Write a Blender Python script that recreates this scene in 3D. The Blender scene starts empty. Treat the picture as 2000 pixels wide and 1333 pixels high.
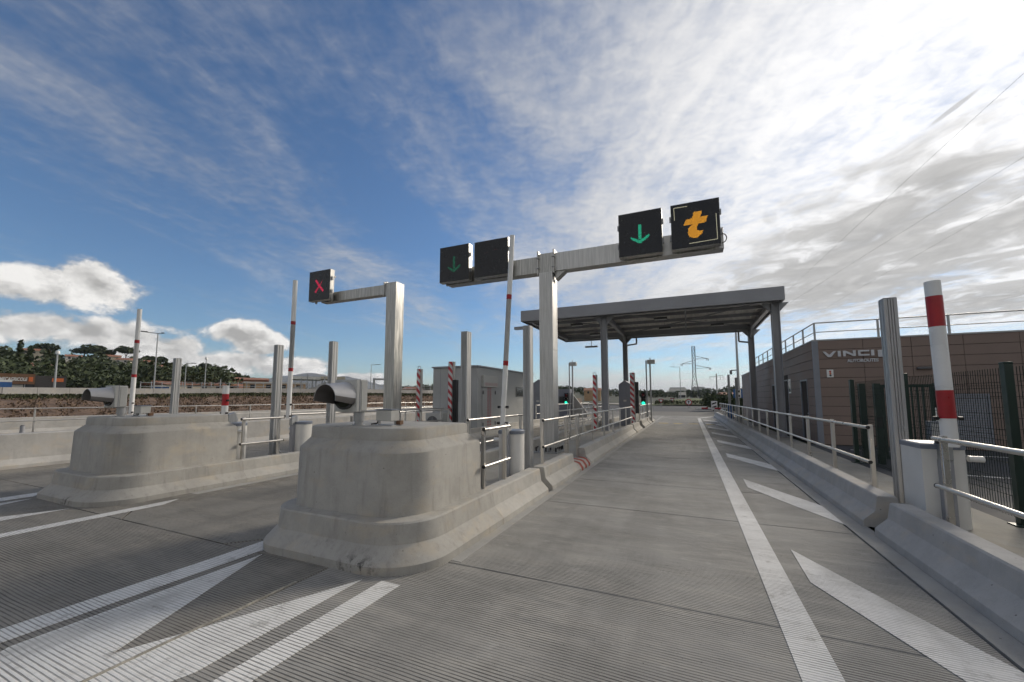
import bpy, math, random
from mathutils import Vector
R = math.radians
random.seed(7)
sc = bpy.context.scene
col = sc.collection

# ------------------------------------------------------------------ camera
cd = bpy.data.cameras.new('camera')
cam = bpy.data.objects.new('camera', cd); col.objects.link(cam); sc.camera = cam
cam.location = (0, 0, 1.65)
cam.rotation_euler = (R(90 + 5.088), 0, R(23.913))
cd.sensor_width = 36; cd.lens = 13.95; cd.shift_y = 0.02125
cd.clip_start = 0.05; cd.clip_end = 20000

# ------------------------------------------------------------------ view
sc.view_settings.view_transform = 'Standard'; sc.view_settings.look = 'None'
sc.view_settings.gamma = 1; sc.view_settings.exposure = 0.0
sc.view_settings.use_curve_mapping = False
sc.cycles.use_denoising = True
sc.cycles.use_adaptive_sampling = True; sc.cycles.adaptive_threshold = .04; sc.cycles.adaptive_min_samples = 16
sc.cycles.max_bounces = 4
sc.cycles.diffuse_bounces = 2; sc.cycles.glossy_bounces = 2; sc.cycles.volume_bounces = 0; sc.cycles.transparent_max_bounces = 6
sc.cycles.sample_clamp_indirect = 6

# ------------------------------------------------------------------ sun
SUN_AZ, SUN_EL = 27.0, 26.0
sv = Vector((math.sin(R(SUN_AZ)) * math.cos(R(SUN_EL)), math.cos(R(SUN_AZ)) * math.cos(R(SUN_EL)), math.sin(R(SUN_EL))))
ld = bpy.data.lights.new('sun', 'SUN'); ld.energy = 2.7; ld.angle = R(12); ld.color = (1.0, .90, .76)
sun = bpy.data.objects.new('sun', ld); col.objects.link(sun)
sun.rotation_euler = sv.to_track_quat('Z', 'Y').to_euler(); sun.location = (0, 0, 40)

# ------------------------------------------------------------------ sky with clouds
wd = bpy.data.worlds.new('World'); sc.world = wd; wd.use_nodes = True
wd.cycles.sampling_method = 'MANUAL'; wd.cycles.sample_map_resolution = 256
nt = wd.node_tree; nt.nodes.clear(); L = nt.links
def N(t, **k):
    n = nt.nodes.new(t)
    for a, b in k.items(): setattr(n, a, b)
    return n
def put(sock, v):
    if isinstance(v, (int, float, tuple, list)): sock.default_value = v
    else: L.new(v, sock)
def M(op, a, b=None, c=None, clamp=False):
    n = N('ShaderNodeMath', operation=op, use_clamp=clamp); put(n.inputs[0], a)
    if b is not None: put(n.inputs[1], b)
    if c is not None: put(n.inputs[2], c)
    return n.outputs[0]
def DOT(a, v):
    n = N('ShaderNodeVectorMath', operation='DOT_PRODUCT'); L.new(a, n.inputs[0]); n.inputs[1].default_value = v
    return n.outputs['Value']
def XYZ(x, y, z=0.0):
    n = N('ShaderNodeCombineXYZ'); put(n.inputs[0], x); put(n.inputs[1], y); put(n.inputs[2], z); return n.outputs[0]
def NOI(vec, scale, detail=4, rough=.55, dist=0.0):
    n = N('ShaderNodeTexNoise'); L.new(vec, n.inputs['Vector']); n.inputs['Scale'].default_value = scale
    n.inputs['Detail'].default_value = detail; n.inputs['Roughness'].default_value = rough; n.inputs['Distortion'].default_value = dist
    return n.outputs[0]
def SS(x, lo, hi):
    n = N('ShaderNodeMapRange', interpolation_type='SMOOTHSTEP'); put(n.inputs[0], x); put(n.inputs[1], lo); put(n.inputs[2], hi)
    return n.outputs[0]
def RAMP(x, lo, hi, stops):
    f = M('DIVIDE', M('SUBTRACT', x, lo), hi - lo, clamp=True)
    n = N('ShaderNodeValToRGB'); L.new(f, n.inputs[0]); e = n.color_ramp.elements
    n.color_ramp.interpolation = 'B_SPLINE'
    for i, (p, val) in enumerate(stops):
        q = (p - lo) / (hi - lo)
        s = e[i] if i < 2 else e.new(q)
        s.position = q; s.color = (val, val, val, 1)
    return n.outputs[0]
def MIXC(f, a, b):
    n = N('ShaderNodeMix', data_type='RGBA'); put(n.inputs[0], f); put(n.inputs[6], a); put(n.inputs[7], b); return n.outputs[2]

tc = N('ShaderNodeTexCoord'); D = tc.outputs['Generated']
sp = N('ShaderNodeSeparateXYZ'); L.new(D, sp.inputs[0]); dx, dy, dz = sp.outputs
zc = M('ADD', M('MAXIMUM', dz, 0.0), .03)
px, py = M('DIVIDE', dx, zc), M('DIVIDE', dy, zc)
a_ = R(18)
u = M('ADD', M('MULTIPLY', px, -math.sin(a_)), M('MULTIPLY', py, math.cos(a_)))
v = M('ADD', M('MULTIPLY', px, math.cos(a_)), M('MULTIPLY', py, math.sin(a_)))
glow = M('POWER', M('MAXIMUM', DOT(D, tuple(sv)), 0.0), 6.0)
# high cirrus, drawn out along one wind direction
wob = NOI(XYZ(u, v), .8, 3)
vw = M('ADD', M('MULTIPLY', v, 1.2), M('MULTIPLY', wob, .45))
n1 = NOI(XYZ(M('MULTIPLY', u, .55), vw), 1.05, 5, .55, .9)
n2 = NOI(XYZ(M('MULTIPLY', u, 2.2), M('MULTIPLY', v, 2.6)), 2.6, 5, .62, .6)
n4 = NOI(XYZ(M('MULTIPLY', u, 7.0), M('MULTIPLY', v, 5.0)), 3.0, 3, .6, .4)
n3 = NOI(XYZ(M('MULTIPLY', u, 1.3), M('MULTIPLY', v, 8.0)), 1.8, 4, .6, .4)
nn = M('ADD', M('ADD', M('MULTIPLY', n1, .66), M('MULTIPLY', n2, .20)), M('ADD', M('MULTIPLY', n3, .10), M('SUBTRACT', M('MULTIPLY', n4, .16), .072)))
nn = M('ADD', M('MULTIPLY', M('SUBTRACT', nn, .5), 2.2), .5)
cov = RAMP(v, -6.0, 6.0, [(-6, .10), (6, .95), (-4.4, .07), (-3.6, .10), (-2.95, .36), (-2.3, .14), (-1.85, .34), (-1.35, .68), (-.95, .20), (-.6, .30), (-.25, .62), (.1, .80), (.5, .98), (1.5, 1.0), (3.0, .98)])
cu = RAMP(u, 0, 24, [(0, 1), (24, 1.0), (3.6, 1), (5.6, .62), (8.5, .42), (11.5, .62), (15, .95)])
cov = M('MAXIMUM', M('MULTIPLY', cov, cu), SS(u, .75, -1.2))   # unseen extra cloud added behind the camera to make the shade less blue
inv = M('SUBTRACT', 1.0, cov)
ac = SS(nn, M('SUBTRACT', inv, .36), M('ADD', inv, .52))
ac = M('MULTIPLY', ac, M('ADD', .55, M('MULTIPLY', cov, .42)))
lum = M('ADD', M('ADD', .48, M('MULTIPLY', glow, .72)), M('MULTIPLY', M('SUBTRACT', nn, .5), .34))
ccol = N('ShaderNodeVectorMath', operation='SCALE'); ccol.inputs[0].default_value = (1.0, .99, .985); L.new(lum, ccol.inputs['Scale'])
# lumped clouds: each is a soft ellipse of directions broken up by noise
def blobs(tab, grow=1.0):
    best = None
    for (ax, ay, az, ca, bx, by, bz, cb) in tab:
        a = M('SUBTRACT', DOT(D, (ax, ay, az)), ca); b = M('SUBTRACT', DOT(D, (bx, by, bz)), cb)
        r = M('SUBTRACT', 1.0, M('MULTIPLY', grow, M('SQRT', M('ADD', M('MULTIPLY', a, a), M('MULTIPLY', b, b)))))
        best = r if best is None else M('MAXIMUM', best, r)
    return best
CUM = [(3.84, 10.77, 2.54, -.5, 5.03, -3.33, 27.22, -.5), (6.21, 14.59, 3.1, -.5, 4.13, -3.02, 22.46, -.5), (2.9, 8.58, 1.2, -.5, 3.57, -3.41, 34.09, -.5),
       (3.84, 8.96, 1.06, -.5, 3.0, -3.2, 30.96, -.5), (4.89, 9.66, .83, -.5, 2.47, -3.36, 34.62, -.5), (11.64, 18.1, 1.97, -.5, 3.69, -4.38, 36.2, -.5),
       (8.73, 12.03, 1.02, -.5, 3.07, -4.23, 37.96, -.5), (4.04, 6.15, .36, -.5, 1.92, -3.53, 40.14, -.5), (5.63, 6.75, .31, -.5, 1.72, -3.7, 44.38, -.5),
       (7.95, 7.43, .16, -.5, .82, -3.54, 59.57, -.5)]
DARK = [(5.85, -3.05, 1.4, -.5, -4.48, -3.38, 13.19, -.5), (6.85, -2.4, .3, -.5, -4.38, -5.99, 23.95, -.5), (9.78, -5.9, 1.49, -.5, -5.82, -5.26, 43.34, -.5),
        (15.39, -10.25, 3.76, -.5, -11.03, -7.55, 40.55, -.5), (14.98, -11.47, 9.53, -.5, -15.35, -6.22, 30.28, -.5)]
TRAIL = [(10.41, -12.9, 13.0, -.5, -109.21, -29.71, 147.84, -.5)]
DARK += [(4.58, -1.89, .12, -.5, -3.15, -4.62, 21.94, -.5), (8.56, -4.96, 1.66, -.5, -5.67, -4.4, 22.33, -.5)]
sq = N('ShaderNodeVectorMath', operation='MULTIPLY'); L.new(D, sq.inputs[0]); sq.inputs[1].default_value = (1, 1, 1.5)
sq2 = N('ShaderNodeVectorMath', operation='ADD'); L.new(sq.outputs[0], sq2.inputs[0]); sq2.inputs[1].default_value = (.006, .008, .03)
k1 = NOI(sq.outputs[0], 12, 6, .60, .1); k2 = NOI(sq2.outputs[0], 12, 4, .55, .1)
bc = blobs(CUM)
dens = M('ADD', M('ADD', M('MULTIPLY', bc, .8), .05), M('MULTIPLY', M('SUBTRACT', k1, .5), 2.1))
acu = SS(dens, -.04, .34)
lc = M('ADD', M('ADD', .70, M('MULTIPLY', M('SUBTRACT', k1, k2), 2.0)), M('MULTIPLY', SS(dens, .8, .15), .10))
lc = M('MINIMUM', M('MAXIMUM', lc, .42), .95)
cuc = N('ShaderNodeVectorMath', operation='SCALE'); cuc.inputs[0].default_value = (1.0, .98, .95); L.new(lc, cuc.inputs['Scale'])
kd = NOI(XYZ(M('MULTIPLY', u, 2.0), M('MULTIPLY', v, 2.4)), 1.7, 5, .58, .5)
bd = blobs(DARK, .74)
ad = M('MULTIPLY', SS(M('ADD', M('ADD', bd, .22), M('MULTIPLY', M('SUBTRACT', kd, .5), 3.6)), -.25, 1.0), .9)
ld_ = M('ADD', .05, M('MULTIPLY', kd, .80))
dkc = N('ShaderNodeVectorMath', operation='SCALE'); dkc.inputs[0].default_value = (1.0, .985, .965); L.new(ld_, dkc.inputs['Scale'])
bt = blobs(TRAIL)
at_ = M('MULTIPLY', SS(M('ADD', bt, M('MULTIPLY', M('SUBTRACT', n2, .5), .8)), .1, .6), .6)
ad = M('MAXIMUM', ad, at_)
cl = MIXC(ad, ccol.outputs[0], dkc.outputs[0])
cl = MIXC(acu, cl, cuc.outputs[0])
one = lambda x: M('SUBTRACT', 1.0, x)
alpha = one(M('MULTIPLY', M('MULTIPLY', one(ac), one(acu)), one(ad)))
hz = SS(dz, .0, -.02)
sky = N('ShaderNodeTexSky', sky_type='NISHITA'); sky.sun_disc = False
sky.sun_elevation = R(SUN_EL); sky.sun_rotation = R(SUN_AZ); sky.altitude = 50; sky.air_density = 1.1; sky.dust_density = 0.05; sky.ozone_density = 6.0
bs = N('ShaderNodeBackground'); L.new(sky.outputs[0], bs.inputs[0]); bs.inputs[1].default_value = .108
bcl = N('ShaderNodeBackground'); L.new(cl, bcl.inputs[0]); bcl.inputs[1].default_value = 1.0
mx = N('ShaderNodeMixShader'); L.new(M('MULTIPLY', alpha, one(hz)), mx.inputs[0]); L.new(bs.outputs[0], mx.inputs[1]); L.new(bcl.outputs[0], mx.inputs[2])
wo = N('ShaderNodeOutputWorld'); L.new(mx.outputs[0], wo.inputs[0])

# ------------------------------------------------------------------ materials
class Mat:
    """small builder for node materials on world position"""
    def __init__(s, name):
        s.m = bpy.data.materials.new(name); s.m.use_nodes = True; s.t = s.m.node_tree
        s.b = s.t.nodes['Principled BSDF']
        s.pos = s.t.nodes.new('ShaderNodeNewGeometry').outputs['Position']
    def n(s, t, **k):
        n = s.t.nodes.new(t)
        for a, b in k.items(): setattr(n, a, b)
        return n
    def put(s, sock, v):
        if isinstance(v, (int, float, tuple, list)): sock.default_value = v
        else: s.t.links.new(v, sock)
    def math(s, op, a, b=None, clamp=False):
        n = s.n('ShaderNodeMath', operation=op, use_clamp=clamp); s.put(n.inputs[0], a)
        if b is not None: s.put(n.inputs[1], b)
        return n.outputs[0]
    def vmul(s, vec, f):
        n = s.n('ShaderNodeVectorMath', operation='MULTIPLY'); s.put(n.inputs[0], vec); n.inputs[1].default_value = f; return n.outputs[0]
    def noise(s, scale, detail=4, rough=.55, stretch=(1, 1, 1), dist=0, vec=None):
        n = s.n('ShaderNodeTexNoise'); s.put(n.inputs['Vector'], s.vmul(vec or s.pos, stretch)); n.inputs['Scale'].default_value = scale
        n.inputs['Detail'].default_value = detail; n.inputs['Roughness'].default_value = rough; n.inputs['Distortion'].default_value = dist
        return n.outputs[0]
    def ss(s, x, lo, hi, a=0.0, b=1.0):
        n = s.n('ShaderNodeMapRange', interpolation_type='SMOOTHSTEP'); s.put(n.inputs[0], x)
        n.inputs[1].default_value = lo; n.inputs[2].default_value = hi; n.inputs[3].default_value = a; n.inputs[4].default_value = b
        return n.outputs[0]
    def mix(s, f, a, b, mode='MIX'):
        n = s.n('ShaderNodeMix', data_type='RGBA', blend_type=mode)
        s.put(n.inputs[0], f)
        for i, c in ((6, a), (7, b)):
            s.put(n.inputs[i], tuple(c) + (1,) if isinstance(c, (tuple, list)) and len(c) == 3 else c)
        return n.outputs[2]
    def bump(s, h, strength=.3, dist=.01):
        n = s.n('ShaderNodeBump'); s.put(n.inputs['Height'], h); n.inputs['Strength'].default_value = strength; n.inputs['Distance'].default_value = dist
        s.t.links.new(n.outputs[0], s.b.inputs['Normal'])
    def set(s, color=None, rough=None, metal=None):
        if color is not None: s.put(s.b.inputs['Base Color'], tuple(color) + (1,) if isinstance(color, (tuple, list)) and len(color) == 3 else color)
        if rough is not None: s.put(s.b.inputs['Roughness'], rough)
        if metal is not None: s.put(s.b.inputs['Metallic'], metal)
        return s.m
def k(c, f): return tuple(min(1, x * f) for x in c)
def simple(name, c, rough=.5, metal=0.0, var=.15, scale=3, stretch=(1, 1, 1), bump=0.0):
    m = Mat(name); f = m.noise(scale, 5, .6, stretch)
    m.set(m.mix(m.ss(f, .32, .68), k(c, 1 - var), k(c, 1 + var)), m.ss(f, .3, .7, max(.02, rough - .08), min(1, rough + .1)), metal)
    if bump: m.bump(m.noise(scale * 12, 3), bump, .004)
    return m.m
def concrete(name, c, warm=(1.12, 1.0, .84), stain=.3, streak=True, bump=.35, scuff=None):
    m = Mat(name)
    big = m.noise(1.1, 5, .6); mid = m.noise(5.5, 6, .65); fine = m.noise(70, 3)
    base = m.mix(m.ss(big, .3, .7), k(c, .86), k(c, 1.12))
    base = m.mix(m.ss(mid, .38, .68, 0, .5), base, k(c, .80))
    base = m.mix(m.ss(m.noise(1.7, 6, .68), .52, .70, 0, .4), base, k(c, .68))
    base = m.mix(m.ss(m.noise(2.3, 4, .6, (1, 1, 2)), .5, .72, 0, .6), base, tuple(a * b * 1.05 for a, b in zip(c, warm)))
    if streak:
        st = m.noise(7, 5, .6, (1.6, 1.6, .16)); base = m.mix(m.ss(st, .5, .72, 0, stain), base, k(c, .55))
        base = m.mix(m.ss(m.noise(9, 4, .6, (1.3, 1.3, .2)), .58, .74, 0, .35), base, k(c, 1.3))
    pores = m.n('ShaderNodeTexVoronoi'); m.put(pores.inputs['Vector'], m.pos); pores.inputs['Scale'].default_value = 26
    pm = m.ss(pores.outputs['Distance'], .10, .05); sel = m.ss(m.noise(14, 2), .56, .62)
    base = m.mix(m.math('MULTIPLY', pm, sel), base, k(c, .42))
    p2 = m.n('ShaderNodeTexVoronoi'); m.put(p2.inputs['Vector'], m.pos); p2.inputs['Scale'].default_value = 11
    base = m.mix(m.math('MULTIPLY', m.ss(p2.outputs['Distance'], .10, .06), m.ss(m.noise(6, 3), .55, .6)), base, k(c, .38))
    if scuff:
        for (sx, sy, sz, rad) in scuff:
            d_ = m.n('ShaderNodeVectorMath', operation='DISTANCE'); m.put(d_.inputs[0], m.vmul(m.pos, (1, 1, 2.2))); d_.inputs[1].default_value = (sx, sy, sz * 2.2)
            near = m.ss(d_.outputs['Value'], rad, rad * .2); base = m.mix(m.math('MULTIPLY', near, m.ss(m.noise(13, 6, .75, (1, 1, .7)), .46, .62)), base, (.03, .029, .027))
    base = m.mix(m.ss(fine, .3, .7, 0, .18), base, k(c, 1.3))
    m.set(base, .86); m.bump(m.math('ADD', m.math('MULTIPLY', mid, .6), fine), bump, .004)
    return m.m
def grooved(name, c, paint=None, pitch=.027):
    """broom-tined concrete, grooves across the lane; with paint: road paint worn over the ridges"""
    m = Mat(name)
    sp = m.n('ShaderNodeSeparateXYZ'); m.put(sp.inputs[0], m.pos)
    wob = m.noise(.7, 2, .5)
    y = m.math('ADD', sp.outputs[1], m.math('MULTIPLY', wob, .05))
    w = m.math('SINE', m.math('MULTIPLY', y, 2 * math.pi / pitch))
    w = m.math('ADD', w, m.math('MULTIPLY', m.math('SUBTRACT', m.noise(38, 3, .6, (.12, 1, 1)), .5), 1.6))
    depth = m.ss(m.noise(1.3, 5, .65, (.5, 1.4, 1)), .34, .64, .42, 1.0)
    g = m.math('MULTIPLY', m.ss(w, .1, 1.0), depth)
    big = m.noise(.45, 5, .62); mid = m.noise(2.6, 7, .68, (.45, 1.7, 1)); fine = m.noise(120, 3)
    track = m.noise(.8, 5, .6, (1.7, .12, 1)); blot = m.noise(1.1, 6, .7)
    con = m.mix(m.ss(big, .34, .66), k(c, .84), k(c, 1.18))
    con = m.mix(m.ss(mid, .42, .70, 0, .75), con, k((c[0] * 1.05, c[1] * 1.02, c[2] * .98), 1.34))
    con = m.mix(m.ss(track, .48, .68, 0, .5), con, k(c, .62))
    con = m.mix(m.ss(blot, .55, .74, 0, .6), con, (c[0] * .52, c[1] * .50, c[2] * .46))
    con = m.mix(m.ss(m.noise(3.4, 6, .7), .60, .72, 0, .55), con, k(c, 1.55))
    con = m.mix(m.ss(fine, .3, .7, 0, .35), con, k(c, 1.35))
    con = m.mix(m.ss(m.noise(45, 2), .68, .74, 0, .8), con, k(c, .3))
    con = m.mix(m.math('MULTIPLY', g, .88), con, k(c, .18))  # dark groove lines: dirt plus shade painted into the colour for depth
    if paint:
        wear = m.math('MAXIMUM', m.ss(m.noise(5, 7, .75), .52, .70, 0, .7), m.ss(m.noise(1.1, 5, .6, (1.4, .3, 1)), .5, .72, 0, .55))
        p = m.mix(m.ss(big, .3, .7), k(paint, .86), paint)
        p = m.mix(m.ss(m.noise(24, 4, .7), .5, .8, 0, .35), p, k(paint, .6))
        keep = m.math('SUBTRACT', 1.0, m.math('MAXIMUM', wear, m.math('MULTIPLY', g, .72)), clamp=True)  # dark groove lines carried through the road paint too
        con = m.mix(keep, con, p)
    m.set(con, .88)
    m.bump(m.math('SUBTRACT', m.math('MULTIPLY', fine, .25), g), .7, .007)
    return m.m
def metal(name, c, rough=.38, streaks=.25, met=.85):
    m = Mat(name)
    st = m.noise(10, 4, .6, (3, 3, .12)); big = m.noise(1.6, 4)
    base = m.mix(m.ss(st, .35, .7), k(c, 1 - streaks), k(c, 1.05))
    base = m.mix(m.ss(big, .5, .75, 0, .4), base, k((c[0], c[1] * .97, c[2] * .9), .75))
    return m.set(base, m.ss(st, .3, .7, rough - .06, rough + .14), met)
def diag(name, pitch=.3):
    m = Mat(name)
    sp = m.n('ShaderNodeSeparateXYZ'); m.put(sp.inputs[0], m.pos)
    q = m.math('ADD', sp.outputs[2], m.math('MULTIPLY', m.math('ADD', sp.outputs[0], sp.outputs[1]), 1.0))
    w = m.math('SINE', m.math('MULTIPLY', q, 2 * math.pi / pitch))
    return m.set(m.mix(m.ss(w, -.05, .05), (.48, .05, .06), (.62, .62, .62)), .4)
def foliage(name, lo, hi):
    m = Mat(name); g = m.n('ShaderNodeNewGeometry'); f = m.noise(.35, 4)
    c = m.mix(g.outputs['Random Per Island'], lo, hi)
    c = m.mix(m.ss(f, .35, .7, 0, .45), c, tuple(a * .7 for a in lo))
    return m.set(c, .85)
def emit(name, c, st):
    m = Mat(name); m.set((.02, .02, .02), .4); m.b.inputs['Emission Color'].default_value = tuple(c) + (1,); m.b.inputs['Emission Strength'].default_value = st
    return m.m
X = dict(
    block=concrete('block_concrete', (.365, .352, .325), stain=.42, scuff=[(-2.95, 2.97, .04, .34), (-8.9, 2.97, .04, .25), (-3.45, 2.97, .2, .16)]),
    barrier=concrete('barrier_concrete', (.42, .405, .375), stain=.25),
    barrier_grey=concrete('barrier_concrete_cool', (.40, .39, .375), stain=.12),
    walk=concrete('walkway_concrete', (.30, .285, .25), streak=False),
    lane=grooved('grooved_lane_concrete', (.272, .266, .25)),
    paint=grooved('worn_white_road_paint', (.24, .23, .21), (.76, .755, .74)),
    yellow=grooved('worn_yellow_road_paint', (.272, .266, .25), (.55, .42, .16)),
    gutter=concrete('smooth_gutter_concrete', (.33, .325, .31), streak=False, stain=.1),
    joint=simple('dark_joint_filler', (.035, .033, .03), .9),
    seal=simple('pale_joint_sealant', (.29, .275, .24), .8, var=.3, scale=20),
    asphalt=simple('asphalt', (.05, .053, .06), .95, var=.25, scale=2, bump=.3),
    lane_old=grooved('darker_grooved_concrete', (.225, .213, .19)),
    wire=simple('dark_green_wire', (.010, .022, .017), .9, var=.1),
    asphalt_old=simple('pale_old_asphalt', (.125, .118, .108), .9, var=.25, scale=.6, bump=.3),
    lineth=simple('thermoplastic_white_line', (.6, .6, .6), .6, var=.2, scale=4),
    earth=simple('dry_earth', (.15, .098, .066), .95, var=.4, scale=1.5),
    grass=simple('rough_grass', (.085, .10, .035), .95, var=.4, scale=.6),
    alu=metal('brushed_aluminium', (.66, .65, .63), .42, .22, .8),
    alu_dull=metal('dull_anodised_aluminium', (.44, .445, .45), .48, .15, .6),
    alu_stain=metal('weathered_aluminium', (.56, .55, .52), .34, .38),
    steel=simple('stainless_tube', (.58, .56, .53), .34, .9, var=.05, scale=1.5),
    galv=metal('galvanised_steel', (.46, .47, .48), .45, .2),
    cowl=metal('satin_silver_cowl', (.46, .46, .475), .52, .03, .3),
    grey=simple('grey_painted_steel', (.30, .305, .325), .45, var=.07, scale=1.2),
    grey_soft=simple('dark_grey_steel', (.12, .12, .125), .5, var=.1),
    deck=simple('roof_deck_sheet', (.72, .70, .65), .55, var=.12),
    clad=simple('grey_booth_cladding', (.40, .405, .40), .5, var=.08, scale=1.0),
    clad_cool=simple('grey_blue_kiosk_paint', (.19, .20, .235), .45, var=.08),
    boxlid=simple('pale_grey_housing', (.47, .465, .44), .5, var=.06),
    white=simple('white_enamel', (.74, .74, .73), .32, var=.06, scale=2),
    cab=simple('cabinet_white', (.66, .65, .62), .4, var=.06, scale=1.5),
    lid=simple('blue_grey_cabinet_lid', (.17, .19, .23), .4, var=.08),
    red=simple('red_reflective', (.36, .012, .018), .35, var=.12, scale=8),
    redpaint=simple('faded_red_kerb_paint', (.33, .07, .045), .8, var=.3, scale=9),
    black=simple('black_rubber', (.015, .015, .016), .5, var=.1),
    sign=simple('black_display_face', (.008, .009, .012), .22, var=.1),
    lens=simple('dark_lens', (.01, .01, .012), .08, var=.1),
    stripe=diag('red_white_diagonal_stripes'),
    brown=simple('brown_wall_panel', (.24, .178, .150), .62, var=.07, scale=.9),
    gap=simple('panel_gap', (.045, .036, .031), .9),
    door=simple('slate_blue_door', (.13, .15, .20), .4, var=.06),
    glass=simple('dark_window_glass', (.02, .024, .028), .06, var=.2),
    green=simple('dark_green_powder_coat', (.012, .03, .022), .42, var=.15),
    louvre=simple('grey_louvre', (.22, .235, .27), .4, var=.06),
    letter=simple('letter_grey', (.62, .63, .66), .35, var=.05),
    wall_cream=simple('cream_render', (.55, .49, .38), .8, var=.12),
    wall_white=simple('white_render', (.68, .65, .60), .8, var=.08),
    wall_ochre=simple('ochre_render', (.46, .30, .17), .8, var=.12),
    tile=simple('terracotta_roof', (.30, .14, .085), .8, var=.25, scale=2),
    shop=simple('charcoal_cladding', (.055, .05, .05), .6, var=.08),
    timber=simple('brown_sign_band', (.16, .085, .045), .6, var=.15),
    blue=simple('blue_plastic', (.03, .11, .30), .5, var=.12),
    orange=simple('orange_panel', (.62, .16, .05), .5, var=.08),
    bark=simple('bark', (.09, .065, .045), .9, var=.3, scale=6),
    leaf=foliage('dark_pine_foliage', (.028, .042, .02), (.09, .115, .05)),
    leaf2=foliage('olive_foliage', (.045, .058, .024), (.13, .13, .055)),
    leaf3=foliage('russet_foliage', (.05, .04, .018), (.14, .085, .035)),
    dry=foliage('dry_grass_blades', (.11, .075, .05), (.17, .115, .075)),
    grassb=foliage('green_grass_blades', (.025, .034, .012), (.07, .075, .028)),
    rock=simple('blue_grey_mountain_scrub', (.11, .115, .12), .95, var=.35, scale=.006),
    hillg=simple('wooded_hill_ground', (.035, .04, .022), .95, var=.4, scale=.05),
    pylon=simple('dark_pylon_steel', (.045, .047, .05), .7),
    cowlin=simple('dark_visor_lining', (.13, .12, .115), .8),
    led_green=emit('green_led', (.02, .75, .42), .8), led_green_dim=emit('dim_green_led', (.02, .6, .3), .22),
    led_red=emit('red_led', (.95, .02, .10), 1.0), led_off=emit('ghost_red_led', (.3, .03, .02), .10),
    led_amber=emit('amber_led', (1.0, .42, .02), 1.1), led_white=emit('pale_led', (.9, .85, .6), .5),
    lamp_green=emit('lit_green_lens', (.02, .95, .55), 1.5), lamp_red=simple('unlit_red_lens', (.16, .012, .01), .2),
)

# ------------------------------------------------------------------ mesh builder
class MB:
    def __init__(s): s.v = []; s.f = []
    def add(s, vs, fs):
        o = len(s.v); s.v += [tuple(p) for p in vs]; s.f += [tuple(i + o for i in f) for f in fs]; return s
    def box(s, x0, y0, z0, x1, y1, z1):
        if x0 > x1: x0, x1 = x1, x0
        if y0 > y1: y0, y1 = y1, y0
        if z0 > z1: z0, z1 = z1, z0
        return s.add([(x0, y0, z0), (x1, y0, z0), (x1, y1, z0), (x0, y1, z0), (x0, y0, z1), (x1, y0, z1), (x1, y1, z1), (x0, y1, z1)],
                     [(3, 2, 1, 0), (4, 5, 6, 7), (0, 1, 5, 4), (1, 2, 6, 5), (2, 3, 7, 6), (3, 0, 4, 7)])
    def cyl(s, p0, p1, r0, r1=None, n=14, cap=True):
        p0, p1 = Vector(p0), Vector(p1); r1 = r0 if r1 is None else r1
        d = (p1 - p0).normalized(); a = d.orthogonal().normalized(); b = d.cross(a)
        ring = lambda p, r: [p + a * (r * math.cos(2 * math.pi * i / n)) + b * (r * math.sin(2 * math.pi * i / n)) for i in range(n)]
        fs = [(i, (i + 1) % n, n + (i + 1) % n, n + i) for i in range(n)]
        if cap: fs += [tuple(range(n - 1, -1, -1)), tuple(range(n, 2 * n))]
        return s.add(ring(p0, r0) + ring(p1, r1), fs)
    def bar(s, p0, p1, w, h=None, up=(0, 0, 1)):
        h = h or w; p0, p1 = Vector(p0), Vector(p1); d = (p1 - p0).normalized(); up = Vector(up)
        if abs(d.dot(up)) > .99: up = Vector((0, 1, 0))
        a = d.cross(up).normalized(); b = a.cross(d)
        q = [a * sx * w / 2 + b * sz * h / 2 for sx, sz in ((-1, -1), (1, -1), (1, 1), (-1, 1))]
        return s.add([p0 + t for t in q] + [p1 + t for t in q], [(3, 2, 1, 0), (4, 5, 6, 7), (0, 1, 5, 4), (1, 2, 6, 5), (2, 3, 7, 6), (3, 0, 4, 7)])
    def tube(s, pts, r, n=8):
        for a, b in zip(pts, pts[1:]): s.cyl(a, b, r, n=n)
        return s
    def loft(s, rings, cap0=True, cap1=True):
        n = len(rings[0]); o = [p for r in rings for p in r]; fs = []
        for k_ in range(len(rings) - 1):
            for i in range(n): fs.append((k_ * n + i, k_ * n + (i + 1) % n, (k_ + 1) * n + (i + 1) % n, (k_ + 1) * n + i))
        if cap0: fs.append(tuple(range(n - 1, -1, -1)))
        if cap1: fs.append(tuple(range((len(rings) - 1) * n, len(rings) * n)))
        return s.add(o, fs)
    def extr(s, poly, vec):
        """poly: 3d points; extruded along vec"""
        v_ = Vector(vec); a = [Vector(p) for p in poly]; return s.loft([a, [p + v_ for p in a]])
    def plate(s, pts, z):
        return s.add([(x, y, z) for x, y in pts], [tuple(range(len(pts)))])
ORG = {}
def link(o, parent=None):
    col.objects.link(o)
    if parent is not None: o.parent = parent
    ORG[o.name] = ORG[parent.name] if parent is not None else Vector((0, 0, 0))
    return o
def tag(o, label=None, cat=None, group=None, kind=None):
    if label: o['label'] = label
    if cat: o['category'] = cat
    if group: o['group'] = group
    if kind: o['kind'] = kind
    return o
def thing(name, loc, label, cat, group=None, kind=None):
    o = bpy.data.objects.new(name, None); col.objects.link(o); o.location = loc; o.empty_display_size = .2
    ORG[o.name] = Vector(loc); return tag(o, label, cat, group, kind)
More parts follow.
